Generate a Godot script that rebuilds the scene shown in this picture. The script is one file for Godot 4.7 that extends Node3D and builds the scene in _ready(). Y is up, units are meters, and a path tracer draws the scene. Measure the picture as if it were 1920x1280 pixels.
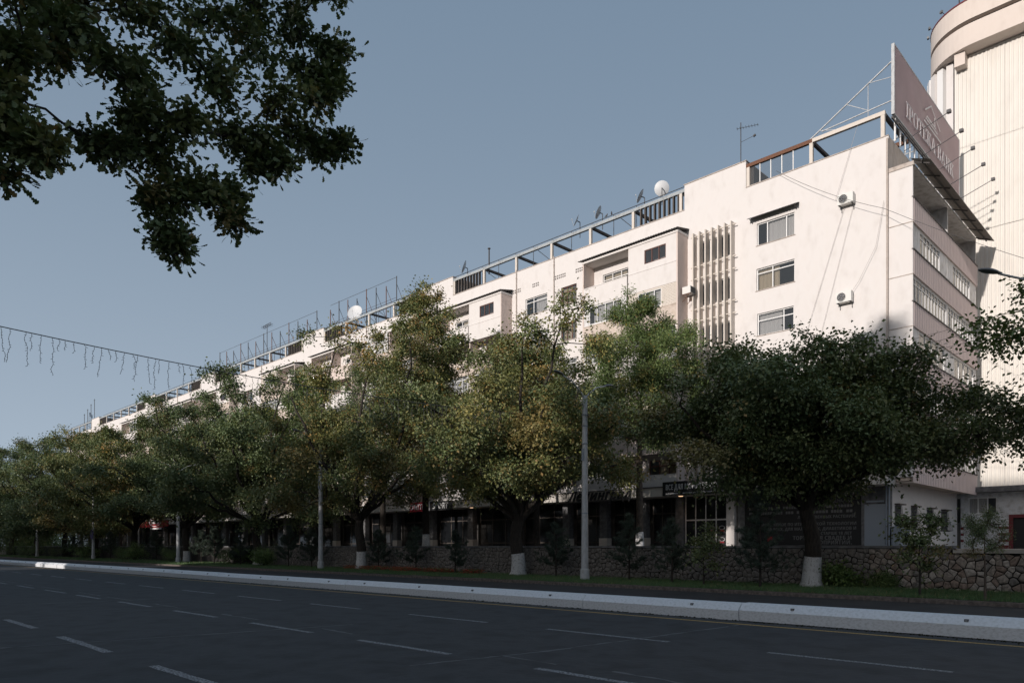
extends Node3D
# An avenue in the late afternoon: x runs along the street, -z across it to the apartment block, y is up. Metres.

const EYE := 1.65
var rng := RandomNumberGenerator.new()
var mats := {}
var shapes := {}
var used := {}
const ORDINAL := ["first", "second", "third", "fourth", "fifth", "sixth", "seventh", "eighth", "ninth", "tenth", "eleventh", "twelfth", "thirteenth", "fourteenth", "fifteenth", "sixteenth", "seventeenth", "eighteenth", "nineteenth", "twentieth", "twenty-first", "twenty-second", "twenty-third", "twenty-fourth", "twenty-fifth", "twenty-sixth", "twenty-seventh", "twenty-eighth"]


# ---------------------------------------------------------------- shapes
class Geo:
	var v := PackedVector3Array()
	var n := PackedVector3Array()
	var c := PackedColorArray()
	var ix := PackedInt32Array()
	var tint := Color.WHITE
	var tinted := false

	func put(p: Vector3, nn: Vector3) -> int:
		v.append(p)
		n.append(nn)
		c.append(tint)
		return v.size() - 1

	func tri(a: Vector3, b: Vector3, d: Vector3) -> void:
		var nn := (b - a).cross(d - a).normalized()
		var i := put(a, nn)
		put(b, nn)
		put(d, nn)
		ix.append_array(PackedInt32Array([i, i + 2, i + 1]))

	func quad(a: Vector3, b: Vector3, d: Vector3, e: Vector3) -> void:
		var nn := (d - a).cross(e - b).normalized()
		var i := put(a, nn)
		put(b, nn)
		put(d, nn)
		put(e, nn)
		ix.append_array(PackedInt32Array([i, i + 2, i + 1, i, i + 3, i + 2]))

	func box(x0: float, y0: float, z0: float, x1: float, y1: float, z1: float) -> void:
		var a := Vector3(x0, y0, z0)
		var b := Vector3(x1, y0, z0)
		var cc := Vector3(x1, y0, z1)
		var d := Vector3(x0, y0, z1)
		var u := Vector3(0, y1 - y0, 0)
		quad(d, cc, cc + u, d + u)
		quad(b, a, a + u, b + u)
		quad(cc, b, b + u, cc + u)
		quad(a, d, d + u, a + u)
		quad(d + u, cc + u, b + u, a + u)
		quad(a, b, cc, d)

	func bar(a: Vector3, b: Vector3, w: float, h: float) -> void:
		var t := (b - a).normalized()
		var s := t.cross(Vector3.UP)
		if s.length() < 0.01:
			s = Vector3.RIGHT
		s = s.normalized() * w / 2
		var u := s.cross(t).normalized() * h / 2
		var r := [-s - u, s - u, s + u, -s + u]
		for k in 4:
			quad(a + r[k], a + r[(k + 1) % 4], b + r[(k + 1) % 4], b + r[k])
		quad(a + r[3], a + r[2], a + r[1], a + r[0])
		quad(b + r[0], b + r[1], b + r[2], b + r[3])

	func tube(p: PackedVector3Array, r: PackedFloat32Array, sides := 6, capped := false) -> void:
		var first := v.size()
		var last := p.size() - 1
		var side := Vector3.ZERO
		for k in p.size():
			var t := (p[mini(k + 1, last)] - p[maxi(k - 1, 0)]).normalized()
			if side == Vector3.ZERO:
				side = t.cross(Vector3.UP if absf(t.y) < 0.9 else Vector3.RIGHT).normalized()
			side = (side - t * side.dot(t)).normalized()
			var up := t.cross(side)
			for j in sides:
				var d := side * cos(TAU * j / sides) + up * sin(TAU * j / sides)
				put(p[k] + d * r[k], d)
		for k in last:
			for j in sides:
				var a := first + k * sides + j
				var b := first + k * sides + (j + 1) % sides
				ix.append_array(PackedInt32Array([a, a + sides, b, b, a + sides, b + sides]))
		if capped:
			for k in [0, last]:
				var m := put(p[k], (p[k] - p[1 if k == 0 else last - 1]).normalized())
				for j in sides:
					var a: int = first + k * sides + j
					var b: int = first + k * sides + (j + 1) % sides
					ix.append_array(PackedInt32Array([m, b, a] if k else [m, a, b]))

	func line(a: Vector3, b: Vector3, r: float, sides := 5) -> void:
		tube(PackedVector3Array([a, b]), PackedFloat32Array([r, r]), sides, true)

	# turned round the y axis through `o`: profile of (radius, height) pairs
	func lathe(o: Vector3, prof: Array, sides := 12, about := Basis.IDENTITY) -> void:
		for k in prof.size() - 1:
			for j in sides:
				var a0 := TAU * j / sides
				var a1 := TAU * (j + 1) / sides
				var e0 := Vector3(cos(a0), 0, -sin(a0))
				var e1 := Vector3(cos(a1), 0, -sin(a1))
				var y0 := Vector3(0, prof[k][1], 0)
				var y1 := Vector3(0, prof[k + 1][1], 0)
				var pa: Vector3 = about * (e0 * prof[k][0] + y0) + o
				var pb: Vector3 = about * (e1 * prof[k][0] + y0) + o
				var pc: Vector3 = about * (e1 * prof[k + 1][0] + y1) + o
				var pd: Vector3 = about * (e0 * prof[k + 1][0] + y1) + o
				if prof[k][0] < 1e-4:
					tri(pa, pc, pd)
				elif prof[k + 1][0] < 1e-4:
					tri(pa, pb, pc)
				else:
					quad(pa, pb, pc, pd)

	# a flat sheet facing +z at depth z with rectangular holes whose reveals go back to z - deep
	func wall(x0: float, y0: float, x1: float, y1: float, z: float, holes: Array, deep: float) -> void:
		var ys := [y0, y1]
		for h in holes:
			ys.append(clampf(h[1], y0, y1))
			ys.append(clampf(h[3], y0, y1))
		ys.sort()
		for k in ys.size() - 1:
			var a: float = ys[k]
			var b: float = ys[k + 1]
			if b - a < 1e-4:
				continue
			var cuts := []
			for h in holes:
				if h[1] < (a + b) / 2 and h[3] > (a + b) / 2:
					cuts.append(h)
			cuts.sort_custom(func(p, q): return p[0] < q[0])
			var x := x0
			for h in cuts + [[x1, 0, x1, 0]]:
				if h[0] - x > 1e-4:
					quad(Vector3(x, a, z), Vector3(h[0], a, z), Vector3(h[0], b, z), Vector3(x, b, z))
				x = h[2]
		for h in holes:
			var p := Vector3(h[0], h[1], z)
			var q := Vector3(h[2], h[1], z)
			var r := Vector3(h[2], h[3], z)
			var s := Vector3(h[0], h[3], z)
			var back := Vector3(0, 0, -deep)
			quad(p, p + back, q + back, q)
			quad(q, q + back, r + back, r)
			quad(r, r + back, s + back, s)
			quad(s, s + back, p + back, p)

	func mesh() -> ArrayMesh:
		var arr := []
		arr.resize(Mesh.ARRAY_MAX)
		arr[Mesh.ARRAY_VERTEX] = v
		arr[Mesh.ARRAY_NORMAL] = n
		arr[Mesh.ARRAY_INDEX] = ix
		if tinted:
			arr[Mesh.ARRAY_COLOR] = c
		var m := ArrayMesh.new()
		m.add_surface_from_arrays(Mesh.PRIMITIVE_TRIANGLES, arr)
		return m


# ---------------------------------------------------------------- nodes
func put(called: String, shape, mat: Material, parent: Node = null, at := Vector3.ZERO, turn := 0.0) -> MeshInstance3D:
	var o := MeshInstance3D.new()
	o.mesh = shape.mesh() if shape is Geo else shape
	o.material_override = mat
	o.position = at
	o.rotation.y = turn
	if parent:
		o.name = called
		parent.add_child(o, true)
	else:
		o.name = numbered(called)
		add_child(o, true)
	return o


func numbered(called: String) -> String:
	used[called] = used.get(called, 0) + 1
	return called if used[called] == 1 else "%s_%03d" % [called, used[called] - 1]


func tag(o: Node, label: String, category: String, group := "") -> void:
	o.set_meta("label", label)
	o.set_meta("category", category)
	if group:
		o.set_meta("group", group)


func thing(called: String, label: String, category: String, at := Vector3.ZERO, turn := 0.0, group := "") -> Node3D:
	var o := Node3D.new()
	o.name = numbered(called)
	o.position = at
	o.rotation.y = turn
	add_child(o, true)
	tag(o, label, category, group)
	return o


func copy(o: Node3D, label: String, at: Vector3, turn := 0.0) -> Node3D:
	var r: Node3D = o.duplicate()
	r.name = numbered(str(o.name))
	add_child(r, true)
	r.position = at
	r.rotation.y = turn
	r.set_meta("label", label)
	return r


func struct(called: String, shape, mat: Material) -> MeshInstance3D:
	var o := put(called, shape, mat)
	o.set_meta("kind", "structure")
	return o


# ---------------------------------------------------------------- materials
func lin(r: float, g: float, b: float, a := 1.0) -> Color:
	var k := Color(r, g, b).linear_to_srgb()
	k.a = a
	return k


func noise(freq: float, octaves: int, stops: Array, sd: int, size := 256, kind := FastNoiseLite.TYPE_SIMPLEX_SMOOTH) -> NoiseTexture2D:
	var f := FastNoiseLite.new()
	f.noise_type = kind
	f.frequency = freq
	f.fractal_octaves = octaves
	f.seed = sd
	var t := NoiseTexture2D.new()
	t.width = size
	t.height = size
	t.seamless = true
	t.noise = f
	var g := Gradient.new()
	var offs := PackedFloat32Array()
	var cols := PackedColorArray()
	for s in stops:
		offs.append(s[0])
		cols.append(s[1] if s[1] is Color else Color(s[1], s[1], s[1]))
	g.offsets = offs
	g.colors = cols
	t.color_ramp = g
	return t


func mat(key: String, col: Color, rough := 0.85, tex: Texture2D = null, scale := Vector3.ONE, bump: Texture2D = null, depth := 0.0) -> StandardMaterial3D:
	if mats.has(key):
		return mats[key]
	var m := StandardMaterial3D.new()
	m.resource_name = key
	m.albedo_color = col
	m.roughness = rough
	if tex:
		m.albedo_texture = tex
	if tex or bump:
		m.uv1_triplanar = true
		m.uv1_world_triplanar = true
		m.uv1_scale = scale
	if bump:
		m.heightmap_enabled = true
		m.heightmap_texture = bump
		m.heightmap_scale = depth
	mats[key] = m
	return m


func leaf_mat(key: String) -> StandardMaterial3D:
	var m := mat(key, Color.WHITE, 0.5)
	m.vertex_color_use_as_albedo = true
	m.metallic_specular = 0.5
	m.backlight_enabled = true
	m.backlight = Color(0.42, 0.46, 0.2)
	return m


func make_materials() -> void:
	var grain := noise(0.05, 5, [[0.0, 0.55], [0.5, 0.5], [1.0, 0.45]], 3)
	var fine := noise(0.12, 4, [[0.0, 0.0], [1.0, 1.0]], 5)
	var blotch := noise(0.012, 5, [[0.0, Color(0.80, 0.79, 0.77)], [0.35, Color(0.93, 0.92, 0.91)], [0.6, Color(1, 1, 1)], [1.0, Color(0.95, 0.93, 0.90)]], 11, 512)
	var streak := noise(0.02, 5, [[0.0, Color(0.95, 0.945, 0.94)], [0.25, Color(0.982, 0.98, 0.978)], [0.5, Color(1, 1, 1)], [1.0, Color(0.99, 0.986, 0.982)]], 17, 512)
	mat("plaster", lin(0.665, 0.63, 0.61), 0.9, streak, Vector3(0.11, 0.06, 0.11), fine, 0.3)
	mat("plaster_pink", lin(0.64, 0.54, 0.49), 0.9, streak, Vector3(0.16, 0.05, 0.16), fine, 0.4)
	mat("plaster_beige", lin(0.56, 0.48, 0.42), 0.9, blotch, Vector3(0.2, 0.12, 0.2), fine, 0.4)
	mat("panel_mauve", lin(0.60, 0.49, 0.465), 0.75, streak, Vector3(0.3, 0.06, 0.3))
	mat("panel_white", lin(0.66, 0.65, 0.65), 0.6, blotch, Vector3(0.3, 0.2, 0.3))
	mat("concrete", lin(0.42, 0.39, 0.36), 0.9, blotch, Vector3(0.3, 0.3, 0.3), fine, 0.5)
	mat("fascia", lin(0.50, 0.47, 0.43), 0.85, streak, Vector3(0.2, 0.1, 0.2))
	mat("beam_blue", lin(0.36, 0.39, 0.41), 0.8, blotch, Vector3(0.5, 0.5, 0.5))
	mat("rust", lin(0.17, 0.112, 0.082), 0.9, noise(0.05, 4, [[0.0, Color(0.5, 0.4, 0.35)], [0.5, Color(1, 0.9, 0.85)], [1.0, Color(1.0, 0.7, 0.5)]], 23))
	mat("rail_dark", lin(0.06, 0.055, 0.055), 0.7)
	mat("louvre", lin(0.10, 0.085, 0.075), 0.85, blotch, Vector3(0.8, 0.3, 0.8))
	mat("roof_sheet", lin(0.15, 0.145, 0.15), 0.8, streak, Vector3(0.4, 0.4, 0.4))
	mat("coping", lin(0.46, 0.40, 0.36), 0.7, blotch, Vector3(0.4, 0.4, 0.4))
	mat("cladding", lin(0.69, 0.655, 0.605), 0.8, streak, Vector3(0.06, 0.025, 0.06))
	mat("cornice", lin(0.64, 0.56, 0.505), 0.9, streak, Vector3(0.1, 0.05, 0.1), fine, 0.4)
	mat("old_brick", lin(0.22, 0.15, 0.11), 0.95, blotch)
	mat("fin", lin(0.62, 0.56, 0.50), 0.9, streak, Vector3(0.3, 0.06, 0.3))
	mat("frame_white", lin(0.74, 0.73, 0.72), 0.45)
	mat("frame_brown", lin(0.13, 0.055, 0.04), 0.6)
	mat("curtain", lin(0.58, 0.57, 0.56), 0.95)
	mat("curtain_tan", lin(0.50, 0.42, 0.30), 0.95)
	mat("room", lin(0.20, 0.19, 0.18), 0.95)
	mat("bank_print", lin(0.39, 0.275, 0.29), 0.6, noise(0.01, 3, [[0.0, 0.94], [1.0, 1.0]], 29), Vector3(0.2, 0.2, 0.2))
	mat("letter_white", lin(0.68, 0.66, 0.66), 0.6)
	mat("letter_grey", lin(0.42, 0.42, 0.42), 0.6)
	mat("letter_bank", lin(0.56, 0.53, 0.54), 0.7)
	mat("letter_dim", lin(0.13, 0.13, 0.13), 0.7)
	mat("letter_dark", lin(0.02, 0.02, 0.022), 0.5)
	mat("sign_black", lin(0.009, 0.009, 0.010), 0.65)
	mat("sign_red", lin(0.30, 0.015, 0.025), 0.45)
	mat("sign_navy", lin(0.02, 0.025, 0.05), 0.45)
	mat("grey_wall", lin(0.20, 0.20, 0.205), 0.9, noise(0.02, 5, [[0.0, 0.7], [1.0, 1.0]], 31), Vector3(0.5, 0.5, 0.5))
	mat("cabinet", lin(0.24, 0.27, 0.31), 0.6)
	mat("shop_white", lin(0.60, 0.61, 0.63), 0.8, blotch, Vector3(0.3, 0.3, 0.3))
	mat("dark_red", lin(0.14, 0.02, 0.025), 0.7)
	mat("pole", lin(0.46, 0.475, 0.49), 0.55, blotch, Vector3(0.8, 0.3, 0.8))
	mat("lamp_head", lin(0.14, 0.145, 0.15), 0.4)
	mat("lens", lin(0.3, 0.3, 0.3), 0.2)
	mat("ac_body", lin(0.66, 0.65, 0.62), 0.5)
	mat("dark_metal", lin(0.05, 0.05, 0.055), 0.5)
	mat("dish", lin(0.58, 0.59, 0.60), 0.5)
	mat("wire", lin(0.09, 0.085, 0.085), 0.8)
	mat("wire_pale", lin(0.42, 0.38, 0.36), 0.8)
	mat("barrier", lin(0.74, 0.755, 0.78), 0.8, noise(0.03, 6, [[0.0, Color(0.86, 0.86, 0.85)], [0.35, Color(0.95, 0.95, 0.945)], [0.6, Color(1, 1, 1)], [1.0, Color(0.97, 0.97, 0.97)]], 37, 512), Vector3(0.7, 1.1, 0.7), fine, 0.3)
	mat("asphalt", lin(0.060, 0.063, 0.070), 0.82, noise(0.012, 7, [[0.0, 0.66], [0.35, 0.86], [0.6, 1.0], [1.0, 0.8]], 41, 1024), Vector3(0.09, 0.09, 0.09), noise(0.35, 3, [[0.0, 0.0], [1.0, 1.0]], 43), 0.6)
	mat("asphalt_dark", lin(0.036, 0.036, 0.040), 0.85, noise(0.015, 6, [[0.0, 0.75], [1.0, 1.0]], 47, 512), Vector3(0.1, 0.1, 0.1))
	mat("paint_white", lin(0.31, 0.32, 0.335), 0.8, noise(0.06, 6, [[0.0, Color(0.35, 0.35, 0.36)], [0.38, Color(0.5, 0.5, 0.5)], [0.52, Color(0.95, 0.95, 0.95)], [1.0, Color(1, 1, 1)]], 53, 512), Vector3(0.7, 0.7, 0.7))
	mat("paint_old", lin(0.165, 0.168, 0.175), 0.85, noise(0.06, 5, [[0.0, 0.75], [0.5, 0.85], [1.0, 1.0]], 57, 512), Vector3(0.6, 0.6, 0.6))
	mat("paint_yellow", lin(0.72, 0.46, 0.14), 0.8, noise(0.06, 6, [[0.0, 0.4], [0.4, 0.75], [1.0, 1.0]], 59, 512), Vector3(0.6, 0.6, 0.6))
	mat("kerb", lin(0.20, 0.165, 0.145), 0.9, noise(0.04, 5, [[0.0, 0.6], [1.0, 1.0]], 61), Vector3(0.5, 0.5, 0.5))
	mat("paving", lin(0.24, 0.22, 0.2), 0.9, blotch, Vector3(0.3, 0.3, 0.3))
	mat("soil", lin(0.045, 0.04, 0.025), 1.0, noise(0.03, 5, [[0.0, Color(0.6, 0.7, 0.5)], [1.0, Color(1, 1, 1)]], 67), Vector3(0.4, 0.4, 0.4))
	mat("mortar", lin(0.12, 0.11, 0.10), 1.0, grain, Vector3(0.7, 0.7, 0.7))
	for k in 4:
		var q: Array = [[0.30, 0.26, 0.225], [0.19, 0.175, 0.16], [0.40, 0.36, 0.32], [0.26, 0.20, 0.165]][k]
		mat("stone%d" % k, lin(q[0] * 1.35, q[1] * 1.35, q[2] * 1.35), 0.92, noise(0.03, 5, [[0.0, 0.62], [0.5, 0.86], [1.0, 1.0]], 71 + k), Vector3(0.9, 0.9, 0.9), fine, 1.2)
	mat("bark", lin(0.058, 0.047, 0.038), 0.95, noise(0.03, 5, [[0.0, 0.5], [1.0, 1.0]], 79), Vector3(1.6, 0.35, 1.6), noise(0.05, 4, [[0.0, 0.0], [1.0, 1.0]], 80), 3.0)
	mat("bark_pale", lin(0.17, 0.13, 0.10), 0.95, noise(0.03, 5, [[0.0, 0.5], [1.0, 1.0]], 81), Vector3(1.6, 0.35, 1.6))
	mat("whitewash", lin(0.60, 0.60, 0.60), 0.95, noise(0.04, 5, [[0.0, Color(0.3, 0.27, 0.25)], [0.22, Color(0.7, 0.68, 0.66)], [0.4, Color(1, 1, 1)], [1.0, Color(0.95, 0.95, 0.95)]], 83), Vector3(1.2, 0.7, 1.2))
	mat("petal", lin(0.20, 0.03, 0.022), 0.8)
	mat("bird", lin(0.10, 0.10, 0.11), 0.8)
	var tar: StandardMaterial3D = mats.asphalt
	tar.detail_enabled = true
	tar.detail_blend_mode = BaseMaterial3D.BLEND_MODE_MUL
	tar.detail_uv_layer = BaseMaterial3D.DETAIL_UV_2
	tar.detail_albedo = noise(0.25, 3, [[0.0, 0.45], [0.35, 0.72], [0.55, 0.85], [0.8, 1.0], [1.0, 1.0]], 44, 512)
	tar.uv2_triplanar = true
	tar.uv2_world_triplanar = true
	tar.uv2_scale = Vector3(0.8, 0.8, 0.8)
	var glass := mat("glass", lin(0.06, 0.075, 0.09, 0.35), 0.04)
	glass.transparency = BaseMaterial3D.TRANSPARENCY_ALPHA
	var dark := mat("shop_glass", lin(0.015, 0.017, 0.02, 0.72), 0.05)
	dark.transparency = BaseMaterial3D.TRANSPARENCY_ALPHA
	var warm := mat("lamp_glow", lin(0.9, 0.7, 0.5), 0.5)
	warm.emission_enabled = true
	warm.emission = lin(1.0, 0.62, 0.36)
	warm.emission_energy_multiplier = 1.3
	for k in ["oak_leaf", "pinnate_leaf", "needle", "blade", "flower"]:
		leaf_mat(k)


# ---------------------------------------------------------------- leaves and trees
func leaf_cluster(kind: String) -> ArrayMesh:
	if shapes.has(kind):
		return shapes[kind]
	var g := Geo.new()
	g.tinted = true
	var r := RandomNumberGenerator.new()
	r.seed = hash(kind) % 100000
	var count := {"oak_far": 13, "oak_near": 9, "pinnate": 16, "needles": 26, "grass": 9, "bloom": 10}[kind] as int
	for k in count:
		var b := r.randf_range(0.72, 1.25)
		g.tint = Color(b * r.randf_range(0.9, 1.15), b, b * r.randf_range(0.8, 1.1))
		if kind == "needles":
			var d := Vector3(r.randfn(), r.randf_range(0.1, 1.4), r.randfn()).normalized() * r.randf_range(0.09, 0.15)
			var w := d.cross(Vector3(r.randfn(), r.randfn(), r.randfn())).normalized() * 0.006
			var o := Vector3(0, r.randf_range(-0.08, 0.06), 0)
			g.tri(o - w, o + w, o + d)
		elif kind == "grass":
			var o := Vector3(r.randf_range(-0.09, 0.09), 0, r.randf_range(-0.09, 0.09))
			var d := Vector3(r.randfn() * 0.03, r.randf_range(0.04, 0.12), r.randfn() * 0.03)
			var w := Vector3(r.randfn(), 0, r.randfn()).normalized() * 0.005
			g.tri(o - w, o + w, o + d)
		else:
			var spread := {"oak_far": 0.30, "oak_near": 0.17, "pinnate": 0.26, "bloom": 0.10}[kind] as float
			var size := {"oak_far": 0.15, "oak_near": 0.135, "pinnate": 0.11, "bloom": 0.05}[kind] as float
			var o := Vector3(r.randfn() * spread * 0.6, r.randfn() * spread * 0.38, r.randfn() * spread * 0.6)
			var along := (o + Vector3(r.randfn(), r.randfn() * 0.6 - 0.35, r.randfn()) * spread * 0.8).normalized()
			var side := along.cross(Vector3.UP + Vector3(r.randfn(), r.randfn(), r.randfn()) * 0.45).normalized()
			var up := side.cross(along)
			var L := size * r.randf_range(0.75, 1.2)
			if kind == "oak_near":
				# a lobed outline on either side of a midrib that bends down
				var rib := [0.0, 0.16, 0.30, 0.44, 0.58, 0.72, 0.86, 1.0]
				var wide := [0.02, 0.20, 0.13, 0.32, 0.19, 0.34, 0.17, 0.0]
				for s in [-1.0, 1.0]:
					for j in 7:
						var m0: Vector3 = o + along * L * rib[j] - up * L * 0.12 * rib[j] * rib[j]
						var m1: Vector3 = o + along * L * rib[j + 1] - up * L * 0.12 * rib[j + 1] * rib[j + 1]
						var e0: Vector3 = m0 + (side * s * wide[j] + up * 0.09 * wide[j]) * L + along * L * 0.05
						var e1: Vector3 = m1 + (side * s * wide[j + 1] + up * 0.09 * wide[j + 1]) * L + along * L * (0.05 if j < 6 else 0.0)
						if s > 0:
							g.quad(m0, e0, e1, m1)
						else:
							g.quad(m1, e1, e0, m0)
				g.line(o - along * L * 0.35, o, 0.0022, 3)
			else:
				var w := side * L * (0.32 if kind != "pinnate" else 0.17)
				var mid := o + along * L * 0.55
				g.tri(o, mid + w + up * L * 0.06, mid)
				g.tri(o, mid, mid - w + up * L * 0.06)
				g.tri(mid, mid + w + up * L * 0.06, o + along * L - up * L * 0.1)
				g.tri(mid, o + along * L - up * L * 0.1, mid - w + up * L * 0.06)
	shapes[kind] = g.mesh()
	return shapes[kind]


func scatter(called: String, kind: String, m: Material, where: Array, tints: Array, parent: Node) -> MultiMeshInstance3D:
	var mm := MultiMesh.new()
	mm.transform_format = MultiMesh.TRANSFORM_3D
	mm.use_colors = true
	mm.mesh = leaf_cluster(kind)
	mm.instance_count = where.size()
	for k in where.size():
		mm.set_instance_transform(k, where[k])
		mm.set_instance_color(k, tints[k])
	var o := MultiMeshInstance3D.new()
	o.multimesh = mm
	o.material_override = m
	o.name = called
	o.set_meta("kind", "stuff")
	parent.add_child(o, true)
	return o


const PALETTES := {
	# weights: [share, linear colour]
	"oak": [[0.62, Color(0.056, 0.076, 0.034)], [0.28, Color(0.074, 0.092, 0.040)], [0.08, Color(0.105, 0.108, 0.042)], [0.02, Color(0.20, 0.10, 0.035)]],
	"autumn": [[0.44, Color(0.060, 0.079, 0.034)], [0.34, Color(0.090, 0.10, 0.040)], [0.17, Color(0.145, 0.125, 0.042)], [0.05, Color(0.24, 0.115, 0.04)]],
	"yellow": [[0.40, Color(0.13, 0.145, 0.045)], [0.40, Color(0.19, 0.175, 0.055)], [0.20, Color(0.09, 0.11, 0.035)]],
	"russet": [[0.45, Color(0.22, 0.12, 0.055)], [0.30, Color(0.16, 0.13, 0.05)], [0.25, Color(0.08, 0.095, 0.035)]],
	"acacia": [[0.70, Color(0.062, 0.092, 0.032)], [0.27, Color(0.085, 0.11, 0.036)], [0.03, Color(0.24, 0.14, 0.03)]],
	"pine": [[0.7, Color(0.022, 0.034, 0.026)], [0.3, Color(0.03, 0.042, 0.03)]],
	"shrub": [[0.6, Color(0.045, 0.075, 0.025)], [0.4, Color(0.075, 0.105, 0.035)]],
	"grass": [[0.65, Color(0.036, 0.072, 0.026)], [0.3, Color(0.05, 0.08, 0.03)], [0.05, Color(0.12, 0.10, 0.05)]],
	"red": [[0.55, Color(0.20, 0.035, 0.022)], [0.45, Color(0.05, 0.07, 0.025)]],
}


func pick(pal: String) -> Color:
	var t := rng.randf()
	for p in PALETTES[pal]:
		t -= p[0]
		if t <= 0.0:
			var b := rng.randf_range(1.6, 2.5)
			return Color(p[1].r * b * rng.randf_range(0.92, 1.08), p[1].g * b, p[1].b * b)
	return PALETTES[pal][0][1]


func ball() -> Vector3:
	while true:
		var p := Vector3(rng.randf_range(-1, 1), rng.randf_range(-1, 1), rng.randf_range(-1, 1))
		if p.length_squared() < 1.0:
			return p
	return Vector3.ZERO


func bough(g: Geo, a: Vector3, b: Vector3, r0: float, r1: float, segs: int, sides: int, sag: float) -> PackedVector3Array:
	var p := PackedVector3Array()
	var rr := PackedFloat32Array()
	var len := a.distance_to(b)
	var ctrl := a.lerp(b, 0.45) + Vector3(rng.randfn(), rng.randfn() * 0.5, rng.randfn()) * len * 0.09 + Vector3.UP * len * sag
	for k in segs + 1:
		var t := float(k) / segs
		var q := a.lerp(ctrl, t).lerp(ctrl.lerp(b, t), t)
		if k > 0 and k < segs:
			q += Vector3(rng.randfn(), rng.randfn(), rng.randfn()) * len * 0.012
		p.append(q)
		rr.append(lerpf(r0, r1, t))
	g.tube(p, rr, sides)
	return p


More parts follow.
